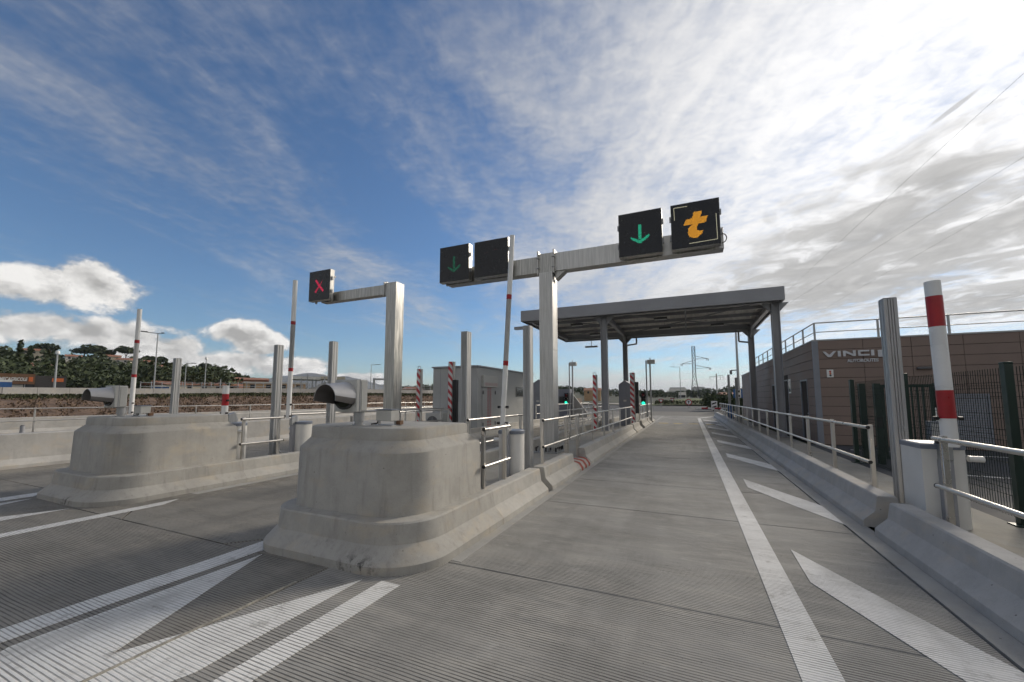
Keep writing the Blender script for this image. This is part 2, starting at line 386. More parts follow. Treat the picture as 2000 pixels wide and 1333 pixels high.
def obj(name, mb, mat, parent=None, smooth=40, bevel=0, seg=2, label=None, org=None):
    me = bpy.data.meshes.new(name); o = ORG[parent.name] if parent is not None else Vector(org or (0, 0, 0))
    me.from_pydata([(x - o[0], y - o[1], z - o[2]) for x, y, z in mb.v], [], mb.f); me.update()
    import bmesh as _b
    b = _b.new(); b.from_mesh(me); _b.ops.recalc_face_normals(b, faces=b.faces); b.to_mesh(me); b.free()
    me.materials.append(X[mat] if isinstance(mat, str) else mat)
    if smooth:
        for p in me.polygons: p.use_smooth = True
        me.set_sharp_from_angle(angle=R(smooth))
    ob = bpy.data.objects.new(name, me); link(ob, parent)
    if parent is None: ob.location = o; ORG[ob.name] = o
    if bevel:
        md = ob.modifiers.new('bevel', 'BEVEL'); md.width = bevel; md.segments = seg; md.limit_method = 'ANGLE'; md.angle_limit = R(35)
    if label: ob['label'] = label
    return ob
def raw(name, verts, faces, mat, parent=None):
    me = bpy.data.meshes.new(name); me.from_pydata(verts, [], faces); me.update(); me.materials.append(X[mat])
    return link(bpy.data.objects.new(name, me), parent)
def inst(src, name, parent, loc, rot=None, scale=None):
    o = bpy.data.objects.new(name, src.data if hasattr(src, 'data') else src); col.objects.link(o); o.parent = parent; o.location = loc
    if rot: o.rotation_euler = rot
    if scale: o.scale = scale
    ORG[o.name] = ORG[parent.name]; return o
def dup(src, loc, label, rz=0, group=None):
    def cp(o, par):
        c = o.copy(); col.objects.link(c); c.parent = par; ORG[c.name] = Vector(loc)
        for ch in o.children: cp(ch, c)
        return c
    r = cp(src, None); r.location = loc; r.rotation_euler = (0, 0, rz); r['label'] = label
    if group: r['group'] = group
    return r
def text_mesh(txt, size, ext, bold=0.0, shear=0.0):
    cu = bpy.data.curves.new('t', 'FONT'); cu.body = txt; cu.size = size; cu.extrude = ext; cu.offset = bold; cu.shear = shear; cu.align_x = 'LEFT'
    o = bpy.data.objects.new('t', cu); col.objects.link(o); bpy.context.view_layer.update()
    me = bpy.data.meshes.new_from_object(o.evaluated_get(bpy.context.evaluated_depsgraph_get())); bpy.data.objects.remove(o); bpy.data.curves.remove(cu)
    return me

# ================================================================== SETTING
def struct(name, mb, mat, label, parent=None, **kw):
    o = obj(name, mb, mat, parent, smooth=0, **kw); return tag(o, label, None, None, 'structure')
g_ = MB().plate([(-6000, -400), (6000, -400), (6000, 9000), (-6000, 9000)], -.14)
tag(struct('ground', g_, 'grass', 'rough ground stretching to the horizon under everything'), cat='ground')
pave = struct('toll_pavement', MB().plate([(-14.9, -9), (2.05, -9), (2.05, 40.3), (-14.9, 40.3)], -.055), 'joint', 'grooved grey concrete pavement of the toll lanes')
tag(pave, cat='pavement')
GAP = .007
def slab(poly, mat='lane'):
    cx = sum(p[0] for p in poly) / len(poly); cy = sum(p[1] for p in poly) / len(poly)
    q = []
    for x, y in poly: q.append((x + (GAP if x < cx else -GAP), y + (GAP if y < cy else -GAP)))
    dz = random.uniform(-.002, 0)
    return obj('concrete_slab', MB().extr([(x, y, -.05) for x, y in q], (0, 0, .05 + dz)), mat, pave, smooth=0, bevel=.006, seg=1)
def rect(x0, y0, x1, y1): return [(x0, y0), (x1, y0), (x1, y1), (x0, y1)]
rows = [-9, -4.2, -.6, 3.55, 6.25, 8.2, 12, 16, 20, 24, 28, 32, 36, 40.3]
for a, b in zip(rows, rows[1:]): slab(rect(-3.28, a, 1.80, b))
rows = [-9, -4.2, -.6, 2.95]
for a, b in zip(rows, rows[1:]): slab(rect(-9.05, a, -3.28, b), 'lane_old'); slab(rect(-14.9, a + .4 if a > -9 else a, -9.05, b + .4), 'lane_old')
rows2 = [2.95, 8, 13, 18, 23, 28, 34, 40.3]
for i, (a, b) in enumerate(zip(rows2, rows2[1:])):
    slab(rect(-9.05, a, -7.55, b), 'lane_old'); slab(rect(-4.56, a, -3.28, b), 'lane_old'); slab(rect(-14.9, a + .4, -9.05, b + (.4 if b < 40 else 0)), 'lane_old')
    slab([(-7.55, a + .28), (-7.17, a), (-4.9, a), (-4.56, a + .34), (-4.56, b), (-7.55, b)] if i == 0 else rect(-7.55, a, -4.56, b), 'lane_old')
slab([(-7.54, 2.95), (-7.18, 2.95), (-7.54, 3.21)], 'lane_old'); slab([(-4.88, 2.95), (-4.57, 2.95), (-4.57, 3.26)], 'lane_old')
obj('gutter_strip', MB().box(1.815, -9, -.05, 2.05, 40.3, -.001), 'gutter', pave, smooth=0)
obj('gutter_strip', MB().box(-2.30, 3.6, -.02, -2.16, 40.3, .002), 'gutter', pave, smooth=0)
obj('gutter_strip', MB().box(-8.0, 4.2, -.02, -7.80, 40.3, .003), 'gutter', pave, smooth=0)
obj('joint_sealant', MB().tube([(-3.27, .6, .004), (-3.285, 1.6, .005), (-3.275, 2.1, .004), (-3.285, 2.62, .004)], .011, 6), 'seal', pave)
def paint(poly, name='painted_stripe', mat='paint', z=.004):
    return obj(name, MB().extr([(x, y, z - .003) for x, y in poly], (0, 0, .003)), mat, pave, smooth=0)
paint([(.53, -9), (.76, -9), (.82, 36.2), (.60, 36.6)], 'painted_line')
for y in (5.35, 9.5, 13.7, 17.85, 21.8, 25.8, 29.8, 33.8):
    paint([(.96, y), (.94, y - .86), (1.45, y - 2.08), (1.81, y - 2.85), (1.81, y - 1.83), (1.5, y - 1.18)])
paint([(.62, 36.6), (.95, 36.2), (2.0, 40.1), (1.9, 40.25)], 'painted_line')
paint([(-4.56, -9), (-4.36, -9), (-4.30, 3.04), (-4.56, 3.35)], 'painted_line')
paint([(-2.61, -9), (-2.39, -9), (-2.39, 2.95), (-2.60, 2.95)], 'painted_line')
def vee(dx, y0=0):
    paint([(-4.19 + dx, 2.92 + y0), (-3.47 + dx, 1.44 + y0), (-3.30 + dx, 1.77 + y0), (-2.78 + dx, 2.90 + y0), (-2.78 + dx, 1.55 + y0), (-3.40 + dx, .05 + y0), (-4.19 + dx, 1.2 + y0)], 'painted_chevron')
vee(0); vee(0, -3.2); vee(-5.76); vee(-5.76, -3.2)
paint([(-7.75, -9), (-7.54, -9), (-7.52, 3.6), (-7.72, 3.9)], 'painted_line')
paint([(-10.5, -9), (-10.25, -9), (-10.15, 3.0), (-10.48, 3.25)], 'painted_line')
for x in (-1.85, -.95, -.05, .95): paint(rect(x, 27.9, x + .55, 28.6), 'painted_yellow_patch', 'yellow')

exit_road = tag(struct('exit_road', MB().plate([(-34, 40.25), (9, 40.25), (14, 46), (14, 74), (-40, 74), (-40, 44)], -.02), 'asphalt_old', 'pale asphalt road beyond the toll lane'), cat='road')
tag(struct('dark_exit_road', MB().plate([(-30, 56), (10, 52), (40, 70), (40, 92), (-40, 96)], -.012), 'asphalt', 'strip of fresh dark asphalt crossing behind the toll lane'), cat='road')
tag(struct('carriageway', MB().plate([(-30, -9), (-14.85, -9), (-14.85, 40.2), (-36, 90), (-48, 90)], -.03), 'asphalt_old', 'pale carriageway left of the toll lanes behind the barrier'), cat='road')
tag(struct('motorway', MB().plate([(-140, 118), (-10, 100), (24, 170), (70, 520), (-60, 520)], .1), 'walk', 'distant beige motorway surface near the horizon'), cat='road')
# walkways
def walkway(x0, y0, x1, y1, label):
    o = struct('walkway', MB().box(x0, y0, -.05, x1, y1, .15), 'walk', label); return tag(o, cat='walkway')
walkway(-4.34, 4.7, -2.64, 32, 'concrete walkway on the island beside the open lane')
walkway(-10.05, 4.9, -8.38, 40, 'concrete walkway on the island of the second crash block')
walkway(2.36, -9, 3.50, 41, 'concrete walkway along the right hand barrier')
tag(struct('service_yard', MB().box(3.505, -9, -.05, 26, 16.6, .10), 'asphalt', 'dark asphalt yard behind the green mesh fence'), cat='yard')
for p, q in (((4.4, 15.2), (18, 13.9)), ((4.6, 11.2), (18, 9.6)), ((4.3, 8.4), (16, 6.6))):
    m = MB().bar((p[0], p[1], .104), (q[0], q[1], .104), .1, .004); o = obj('painted_yard_line', m, 'lineth', bpy.data.objects['service_yard'], smooth=0)
obj('manhole_cover', MB().cyl((5.1, 8.9, .10), (5.1, 8.9, .108), .36, n=24), 'seal', bpy.data.objects['service_yard'])

# ================================================================== CONCRETE
def nose_ring(x0, x1, yf, yb, r, rl, z, n=9):
    p = [(x1, yb, z)]
    for i in range(n + 1):
        t = math.pi / 2 * i / n; p.append((x1 - r + r * math.cos(t), yf + r - r * math.sin(t), z))
    for i in range(n + 1):
        t = math.pi / 2 * i / n; p.append((x0 + rl - rl * math.sin(t), yf + rl - rl * math.cos(t), z))
    p.append((x0, yb, z)); return p
def crash_block(dx, yb, label):
    x0, x1, yf = -4.57 + dx, -2.28 + dx, 2.97
    t = thing('crash_block', ((x0 + x1) / 2, 4, 0), label, 'concrete block', 'concrete crash blocks at the island noses')
    def rg(ins, z, r, ye): return nose_ring(x0 + ins * .38, x1 - ins, yf + ins, ye, r, r * .72, z)
    obj('base_kerb', MB().loft([rg(0, -.05, .62, yb), rg(.004, .075, .62, yb), rg(.016, .09, .62, yb), rg(.125, .195, .60, yb), rg(.138, .215, .60, yb), rg(.165, .40, .57, yb), rg(.18, .416, .56, yb)]), 'block', t, smooth=24)
    obj('body', MB().loft([rg(.325, .40, .52, yb - .03), rg(.335, .46, .52, yb - .03), rg(.35, 1.06, .50, yb - .03), rg(.362, 1.082, .50, yb - .035), rg(.475, 1.165, .42, yb - .12), rg(.487, 1.18, .42, yb - .13)]), 'block', t, smooth=30)
    obj('cap', MB().loft([rg(.488, 1.165, .42, yb - .135), rg(.495, 1.295, .42, yb - .14), rg(.505, 1.312, .41, yb - .15), rg(.53, 1.318, .40, yb - .175)]), 'block', t, smooth=30)
    return t
crash_block(0, 4.88, 'large pale concrete crash block in the foreground with rounded nose')
crash_block(-5.74, 5.2, 'concrete crash block at the left, second from the open lane')

def barrier(xl, side, y0, y1, label, h=.40, mat='barrier', back=.38, group='low concrete lane barriers', z=0, flush=False):
    """lane face at xl; body grows to side (-1 left, +1 right)"""
    t = thing('concrete_barrier', (xl + side * back / 2, y0, z), label, 'barrier', group)
    prof = [(0, 0), (.004, .075), (.016, .09), (.125, .195), (.138, .215), (.165, h - .016), (.18, h), (back - .02, h), (back, h - .02), (back, 0)]
    rg = lambda y, e=0: [(xl + side * max(min(a, back - e), e), y, z + min(b, h - e)) for a, b in prof]
    obj('body', MB().loft([rg(y0, 0 if flush else .012), rg(y0 + .012), rg(y1 - .012), rg(y1, .012)]), mat, t, smooth=22)
    return t
barrier(-2.28, -1, 4.882, 6.72, 'low concrete barrier running on from the foreground crash block', h=.416, flush=True)
barrier(-2.28, -1, 6.95, 8.93, 'short low concrete barrier before the red striped kerb')
barrier(-2.28, -1, 10.02, 19.55, 'long low concrete barrier after the red striped kerb')
barrier(-2.28, -1, 19.85, 22.3, 'low concrete barrier beside the payment kiosk')
barrier(-2.28, -1, 23.4, 26.6, 'low concrete barrier behind the payment kiosk, third from the lane end')
barrier(-2.28, -1, 26.9, 28.3, 'low concrete barrier, last but one before the lane end')
barrier(-2.28, -1, 28.9, 30.6, 'low concrete barrier at the far end of the left side')
barrier(2.0, 1, -9, 6.33, 'near right concrete barrier leaving the bottom corner of the picture', mat='barrier_grey')
barrier(2.0, 1, 6.68, 27.4, 'long right concrete barrier under the canopy', mat='barrier_grey')
barrier(2.0, 1, 27.55, 40.2, 'farthest right concrete barrier at the lane exit', mat='barrier_grey')
barrier(-4.70, 1, 4.95, 13.0, 'low barrier on the far side of the nearest island')
barrier(-4.70, 1, 13.2, 31.0, 'low barrier on the far side of the nearest island beneath the canopy')
barrier(-8.02, -1, 5.202, 8.8, 'low concrete barrier running on from the left crash block', h=.416, flush=True)
barrier(-8.02, -1, 9.1, 24.0, 'low barrier along the island in front of the grey booth')
barrier(-14.5, -1, -9, 14.2, 'tall pale concrete barrier at the left edge', h=.80, mat='barrier_grey', back=.5)
barrier(-14.5, -1, 14.35, 36, 'tall pale concrete barrier continuing behind the left gantry', h=.80, mat='barrier_grey', back=.5)
barrier(-28.2, -1, -9, 60, 'low concrete barrier at the foot of the earth bank', h=.75, mat='barrier_grey', back=.5)
# striped kerb in the gap
kt = thing('striped_kerb', (-2.45, 9.5, 0), 'low kerb painted with red and white diagonal stripes in the barrier gap', 'kerb')
kp = [(-2.28, 0), (-2.28, .06), (-2.36, .15), (-2.44, .172), (-2.66, .175), (-2.66, 0)]
obj('body', MB().extr([(x, 8.95, z) for x, z in kp], (0, 1.05, 0)), 'barrier', kt, smooth=30)
for y in (9.04, 9.38, 9.72):
    def off(sh): return [(x + (.003 if i < 3 else 0), y + sh + (-(x + 2.28)) * .55, z + (.003 if i else 0)) for i, (x, z) in enumerate(kp[:5])]
    a, b = off(0), off(.17); obj('red_band', MB().add(a + b, [(i, i + 1, i + 6, i + 5) for i in range(4)]), 'redpaint', kt, smooth=0)

# ================================================================== RAILINGS
def railing(x, y0, y1, n, label, z0=.15, top=1.22, low=.72, x1=None, side=1, ext=.07, group='tubular steel railings'):
    x1 = x if x1 is None else x1
    t = thing('steel_railing', (x, y0, z0), label, 'railing', group)
    ln = math.hypot(x1 - x, y1 - y0); d = Vector(((x1 - x) / ln, (y1 - y0) / ln, 0))
    for i in range(n):
        f = i / (n - 1) if n > 1 else 0; px_, py_ = x + (x1 - x) * f, y0 + (y1 - y0) * f
        p = obj('post', MB().bar((px_, py_, z0), (px_, py_, top + .035), .055, .045, (0, 1, 0)), 'steel', t, bevel=.004, seg=1)
        obj('base_plate', MB().box(px_ - .06, py_ - .06, z0, px_ + .06, py_ + .06, z0 + .012), 'steel', p, smooth=0)
    nx = Vector((d.y, -d.x, 0)) * side * .05
    for nm, z in (('top_rail', top), ('middle_rail', low)):
        a = Vector((x, y0, z)) - d * ext + nx; b = Vector((x1, y1, z)) + d * ext + nx
        r = obj(nm, MB().cyl(a, b, .024, n=12), 'steel', t)
        obj('end_cap', MB().cyl(a - d * .015, a, .026, n=12), 'black', r); obj('end_cap', MB().cyl(b, b + d * .015, .026, n=12), 'black', r)
    return t
railing(-2.62, 4.93, 5.62, 2, 'short steel railing between the foreground crash block and the boom')
railing(-2.62, 7.35, 8.95, 2, 'steel railing in front of the big gantry column')
railing(-2.62, 9.12, 9.95, 2, 'short steel gate railing above the striped kerb', ext=.02)
railing(-2.62, 10.1, 20.3, 7, 'long steel railing between gantry column and payment kiosk')
railing(-2.62, 24.0, 27.6, 3, 'steel railing beyond the payment kiosk')
railing(-2.62, 28.2, 31.2, 3, 'farthest steel railing on the left of the lane')
railing(-4.02, 6.9, 9.6, 2, 'steel railing on the far side of the nearest island beside the boom')
railing(-4.02, 12.4, 22.0, 6, 'steel railing on the far side of the island under the canopy')
railing(2.44, -6.4, 5.72, 6, 'near right steel railing with end post beside the white cabinet', side=-1)
railing(2.44, 7.58, 38.3, 19, 'long right steel railing receding past the brown building', side=-1, z0=.15)
railing(-8.36, 5.28, 6.05, 2, 'short steel railing behind the left crash block')
railing(-8.36, 10.1, 10.95, 2, 'short steel railing at the foot of the striped bar on the second island')
railing(-8.36, 11.2, 12.9, 2, 'steel railing in front of the air conditioner')
railing(-9.72, 7.4, 14.4, 4, 'steel railing behind the left gantry column')
railing(-8.36, 22.4, 36, 7, 'steel railing on the second island beyond the booth')
railing(-25, 4.2, 40, 13, 'long far steel railing across the carriageway at the left', z0=-.03)
railing(-14.1, 26, 44, 7, 'steel railing far down the second lane', z0=-.03)

# ================================================================== PROFILE POSTS
def profile_post(x, y, h, label, z0=.15, gusset=1):
    t = thing('aluminium_post', (x, y, z0), label, 'post', 'slotted aluminium posts')
    a, b = .075, .085; s = []
    def edge(p, q, cuts):
        p, q = Vector(p), Vector(q); d = q - p; nrm = Vector((d.y, -d.x)).normalized(); out = [p]
        for c in cuts:
            for f, dep in ((c - .04, 0), (c - .04, .014), (c + .04, .014), (c + .04, 0)): out.append(p + d * f - nrm * dep)
        return out
    for p, q, c in (((-a, -b), (a, -b), (.3, .5, .7)), ((a, -b), (a, b), (.25, .75)), ((a, b), (-a, b), (.5,)), ((-a, b), (-a, -b), (.25, .75))): s += edge(p, q, c)
    obj('profile', MB().extr([(x + q.x, y + q.y, z0) for q in s], (0, 0, h)), 'alu_dull', t, smooth=20)
    obj('top_cap', MB().box(x - a + .004, y - b + .004, z0 + h, x + a - .004, y + b - .004, z0 + h + .012), 'grey', t, smooth=0)
    obj('gusset', MB().extr([(x + gusset * (a + .002), y - .006, z0 + .01), (x + gusset * (a + .22), y - .006, z0 + .01), (x + gusset * (a + .22), y - .006, z0 + .14), (x + gusset * (a + .10), y - .006, z0 + .22), (x + gusset * (a + .03), y - .006, z0 + .42), (x + gusset * (a + .002), y - .006, z0 + .6)], (0, .012, 0)), 'alu_dull', t, smooth=0)
    obj('clip', MB().box(x + .02, y - b - .02, z0 + 1.05, x + .06, y - b - .001, z0 + 1.12), 'alu_dull', t, smooth=0)
    return t
profile_post(-2.9, 7.33, 2.93, 'slotted aluminium post left of the big gantry column', gusset=-1)
profile_post(-4.18, 7.08, 2.86, 'slotted aluminium post rising behind the foreground crash block')
profile_post(-8.55, 7.62, 2.98, 'slotted aluminium post behind the silver cowl of the foreground signal', gusset=-1)
profile_post(-9.75, 6.95, 2.87, 'slotted aluminium post beside the boom cabinet of the left island')
profile_post(-15.2, 7.36, 2.93, 'slotted aluminium post above the left crash block', z0=0.)
profile_post(2.68, 7.36, 2.92, 'tall slotted aluminium post in front of the brown building sign')
profile_post(2.72, 28.0, 2.75, 'slotted aluminium post far right near the lane exit')
profile_post(2.72, 33.0, 3.2, 'farthest slotted aluminium post at the lane exit')
profile_post(-14.9, 27.0, 2.6, 'slotted aluminium post far beyond the grey booth', z0=0.)

# ================================================================== BOOM BARRIERS
def boom(x, y, label, arm_top, r, bands, lean=0., wid=.38, ln=.38, z0=.15, arm_xy=None, side=1, light=True, lid_h=1.08, arm_bot=1.18):
    """upright boom: cabinet at (x, y), arm on its camera side"""
    t = thing('boom_barrier', (x, y, z0), label, 'barrier gate', 'boom barriers raised upright')
    a, b = wid / 2, ln / 2; pl = [(x - a, y - b)]
    for i in range(13):
        th = -math.pi / 2 + math.pi * i / 12; pl.append((x + a * .35 + a * .65 * math.cos(th), y + b * math.sin(th)))
    pl += [(x - a, y + b)]
    c = obj('cabinet', MB().extr([(px_, py_, z0) for px_, py_ in pl], (0, 0, lid_h - .05 - z0)), 'cab', t, smooth=30)
    lidp = [(x + (px_ - x) * 1.04, y + (py_ - y) * 1.04) for px_, py_ in pl]
    obj('lid', MB().loft([[(p[0], p[1], lid_h - .05) for p in lidp], [(p[0], p[1], lid_h) for p in lidp], [(x + (p[0] - x) * .92, y + (p[1] - y) * .92, lid_h + .014) for p in lidp]]), 'lid', t, smooth=30)
    ax, ay = arm_xy or (x - .02, y - b - .17)
    if light: obj('lock_cylinder', MB().cyl((x + side * a, y - b * .5, lid_h - .16), (x + side * (a + .13), y - b * .5, lid_h - .16), .035, n=14), 'white', t)
    br = obj('mast_bracket', MB().extr([(ax - .05, ay + .07, arm_bot + .02), (ax - .05, ay + .07, arm_bot - .16), (ax - .05, ay + .2, arm_bot - .24), (ax - .05, ay + .27, arm_bot - .10), (ax - .05, ay + .2, arm_bot + .06)], (.1, 0, 0)), 'galv', t, smooth=0, bevel=.004)
    obj('column', MB().box(ax - .055, ay + .09, z0, ax + .055, ay + .2, arm_bot - .16), 'grey', t, bevel=.004)
    def pt(z): return (ax + lean * (z - arm_bot), ay, z)
    cur = arm_bot; segs = []
    for lo, hi in bands: segs += [(cur, lo, 'white'), (lo, hi, 'red')]; cur = hi
    segs.append((cur, arm_top, 'white'))
    for lo, hi, mt in segs:
        obj('arm' if mt == 'white' else 'reflective_band', MB().cyl(pt(lo), pt(hi), r if mt == 'white' else r + .002, n=20), mt, t)
    for z in (arm_bot + .05, arm_bot + .32):
        p = pt(z); obj('clamp_knob', MB().cyl((p[0] - r - .055, p[1] - .01, z), (p[0] - r - .012, p[1] - .01, z), .022, n=10).cyl((p[0] + r + .012, p[1] - .01, z), (p[0] + r + .055, p[1] - .01, z), .022, n=10).cyl((p[0] - r - .02, p[1] - .01, z), (p[0] + r + .02, p[1] - .01, z), .009, n=6), 'black', t)
    return t
boom(-2.86, 6.50, 'raised white boom with two thin red bands in front of the dark sign', 4.46, .043, [(3.34, 3.42), (2.20, 2.28)], lean=.055, arm_xy=(-2.88, 6.10), side=-1)
boom(-8.55, 6.80, 'raised white boom with two thin red bands behind the foreground signal cowl', 4.48, .052, [(3.40, 3.48), (2.28, 2.36)], lean=.004, arm_xy=(-8.6, 6.45), side=-1)
boom(-15.2, 6.60, 'raised white boom with two thin red bands above the left crash block', 4.35, .058, [(3.30, 3.40), (2.27, 2.36)], lean=.004, arm_xy=(-15.2, 6.28), z0=0.)
boom(2.74, 6.62, 'raised thick boom with broad red bands beside the brown building', 3.02, .072, [(1.42, 1.74), (2.48, 2.84)], lean=-.012, wid=.46, ln=.5, arm_xy=(2.70, 6.20), lid_h=1.10, arm_bot=1.10)
boom(-8.78, 5.42, 'short raised boom stub with one broad red band behind the left crash block', 1.92, .062, [(1.49, 1.74)], wid=.34, ln=.3, arm_xy=(-9.15, 5.36), light=True, lid_h=1.12, arm_bot=1.28)
# lowered boom at the exit
t = thing('lowered_boom', (2.66, 31.9, .15), 'lowered red and white boom across the lane exit', 'barrier gate')
obj('cabinet', MB().box(2.5, 31.75, .15, 2.82, 32.05, 1.15), 'blue', t, bevel=.01)
for i in range(5): obj('arm', MB().box(2.5 - .42 * (i + 1), 31.86, .86, 2.5 - .42 * i, 31.92, .98), 'white' if i % 2 == 0 else 'red', t, smooth=0)

# ================================================================== SIGNAL LAMPS WITH COWL
def cowl_signal(x, y, z, label):
    t = thing('cowl_signal', (x, y, z), label, 'signal lamp', 'cowled signal lamps on the crash blocks')
    obj('pedestal', MB().cyl((x, y, z), (x, y, z + .015), .075, n=20).cyl((x, y, z + .015), (x, y, z + .05), .052, n=18).cyl((x, y, z + .05), (x, y, z + .165), .064, n=18), 'alu_dull', t)
    xp = x; x = x - .09; bx0, bx1, by0, by1, z0, z1 = x - .18, x + .18, y - .14, y + .04, z + .165, z + .555
    b = obj('housing', MB().box(bx0, by0, z0, bx1, by1, z1), 'boxlid', t, bevel=.012)
    obj('seam', MB().box(bx0 - .004, by0 + .05, z0 - .004, bx1 + .004, by0 + .058, z1 + .004), 'grey', b, smooth=0)
    obj('door_panel', MB().box(bx1, by0 + .075, z0 + .02, bx1 + .006, by1 - .012, z1 - .02), 'boxlid', b, bevel=.002)
    cz = (z0 + z1) / 2 - .005; r = .165
    obj('lens_ring', MB().cyl((x, by0, cz), (x, by0 - .03, cz), r - .004, n=32), 'black', t)
    obj('lens', MB().cyl((x, by0 - .03, cz), (x, by0 - .036, cz), r - .03, n=32), 'lens', t)
    n = 28; m = MB(); outer = []; inner = []; r = .172; ln = .30
    for i in range(n + 1):
        f = i / n; ta = R(-36) + R(252) * f; tb = R(-6) + R(192) * f
        for rr, lst in ((r, outer), (r - .006, inner)):
            lst.append([(x + rr * math.cos(ta), by0 + .002, cz + rr * math.sin(ta)), (x + rr * math.cos(tb), by0 - ln, cz + rr * math.sin(tb) - .035)])
    vs = [p for q in outer for p in q] + [p for q in inner for p in q]; o = 2 * (n + 1); fs = []
    for i in range(n):
        fs += [(2 * i, 2 * i + 1, 2 * i + 3, 2 * i + 2), (o + 2 * i + 2, o + 2 * i + 3, o + 2 * i + 1, o + 2 * i), (2 * i + 1, o + 2 * i + 1, o + 2 * i + 3, 2 * i + 3)]
    fs += [(0, o, o + 1, 1), (2 * n, 2 * n + 1, o + 2 * n + 1, o + 2 * n)]
    m.add(vs, fs); c = obj('visor', m, 'cowl', t, smooth=50); c.data.materials.append(X['cowlin'])
    for p in c.data.polygons:
        cc = p.center; 
        drop = .035 * max(0, (by0 - (cc.y + y)) / ln)
        if Vector((cc.x + .09, 0, cc.z + z - cz + drop)).length < r - .004: p.material_index = 1
    return t
cowl_signal(-3.70, 3.72, 1.318, 'silver cowled signal lamp on the foreground crash block')
cowl_signal(-9.42, 3.75, 1.318, 'silver cowled signal lamp on the left crash block')
def jbox(x, y, z, label):
    t = thing('junction_box', (x, y, z), label, 'junction box', 'junction boxes on the crash blocks')
    obj('tray', MB().box(x - .14, y - .09, z, x + .14, y + .09, z + .012).box(x - .1, y - .05, z, x - .08, y - .03, z + .06).box(x + .08, y + .03, z, x + .1, y + .05, z + .06), 'galv', t, smooth=0)
    b = obj('body', MB().box(x - .115, y - .075, z + .055, x + .115, y + .075, z + .185), 'boxlid', t, bevel=.008)
    obj('lid', MB().box(x - .119, y - .079, z + .186, x + .119, y + .079, z + .2), 'lid', t, bevel=.003)
    obj('cable', MB().tube([(x - .1, y + .02, z + .2), (x - .14, y + .03, z + .1), (x - .18, y + .02, z + .02), (x - .24, y - .02, z + .012)], .009, 6), 'black', t)
    obj('foot_bracket', MB().box(x + .10, y + .04, z + .012, x + .16, y + .1, z + .06), 'timber', t, smooth=0)
    return t
jbox(-3.36, 3.84, 1.318, 'small grey junction box beside the foreground signal lamp')
jbox(-9.10, 3.92, 1.318, 'small grey junction box beside the left signal lamp')

# ================================================================== LANE SIGN GANTRIES
def inpoly(x, y, P):
    c = False; j = len(P) - 1
    for i in range(len(P)):
        if (P[i][1] > y) != (P[j][1] > y) and x < (P[j][0] - P[i][0]) * (y - P[i][1]) / (P[j][1] - P[i][1]) + P[i][0]: c = not c
        j = i
    return c
ARROW = [[(.467, .70), (.533, .70), (.533, .365), (.467, .365)], [(.27, .44), (.30, .375), (.50, .255), (.72, .395), (.712, .455), (.50, .335)]]
TEE = [[(.478, .76), (.57, .766), (.653, .774), (.644, .723), (.61, .644), (.765, .638), (.731, .567), (.72, .51), (.578, .504), (.543, .443), (.526, .36), (.655, .332), (.644, .279), (.552, .204), (.454, .198), (.371, .245), (.346, .331), (.366, .433), (.407, .479), (.44, .491), (.265, .497), (.288, .566), (.326, .628), (.44, .636)]]
CROSS = [[(.29, .66), (.35, .71), (.73, .31), (.68, .26)], [(.70, .71), (.65, .66), (.29, .30), (.35, .255)]]
GHOST = [[(.30, .66), (.42, .68), (.42, .665), (.30, .645)], [(.55, .70), (.68, .72), (.68, .705), (.55, .685)]]
def sign_box(t, x0, x1, z0, z1, yf, shapes, led, edge=False):
    s = obj('sign_box', MB().box(x0, yf + .012, z0, x1, yf + .20, z1), 'alu_stain', t, bevel=.004, seg=1)
    obj('display_face', MB().box(x0 + .004, yf, z0 + .012, x1 - .004, yf + .011, z1 - .006), 'sign', s, smooth=0)
    w, h = x1 - x0, z1 - z0; m = MB(); n = 56
    for i in range(n):
        for j in range(n):
            u_, v_ = (i + .5) / n, (j + .5) / n
            if any(inpoly(u_, v_, P) for P in shapes):
                cx, cz, q = x0 + u_ * w, z0 + v_ * h, .0066
                m.add([(cx - q, yf - .004, cz - q), (cx + q, yf - .004, cz - q), (cx + q, yf - .004, cz + q), (cx - q, yf - .004, cz + q)], [(0, 1, 2, 3)])
    o = obj('led_symbol', m, led, s, smooth=0)
    if edge:
        e = MB(); L_ = [((.356, .918), (.072, .925)), ((.072, .925), (.079, .646)), ((.926, .659), (.934, .106)), ((.934, .106), (.367, .091))]
        for a, b in L_: e.bar((x0 + a[0] * w, yf - .003, z0 + a[1] * h), (x0 + b[0] * w, yf - .003, z0 + b[1] * h), .006, .011, (0, 0, 1) if abs(a[1] - b[1]) < .1 else (1, 0, 0))
        obj('led_border', e, 'led_white', s, smooth=0)
    b = MB()
    for xx in (x0 + .12, x1 - .16): b.box(xx, yf + .2, z0 - .05, xx + .05, yf + .26, z1 + .02)
    for zz in (z0 + .2, z1 - .25): b.box(x0 + .05, yf + .26, zz, x1 - .05, yf + .31, zz + .05)
    obj('mounting_frame', b, 'alu_stain', s, smooth=0)
    c = MB()
    for zz in (z0 + .25, z1 - .4): c.box(x0 - .035, yf + .06, zz, x0, yf + .12, zz + .13).box(x1, yf + .06, zz, x1 + .035, yf + .12, zz + .13)
    obj('hinge', c, 'grey', s, smooth=0)
    return s
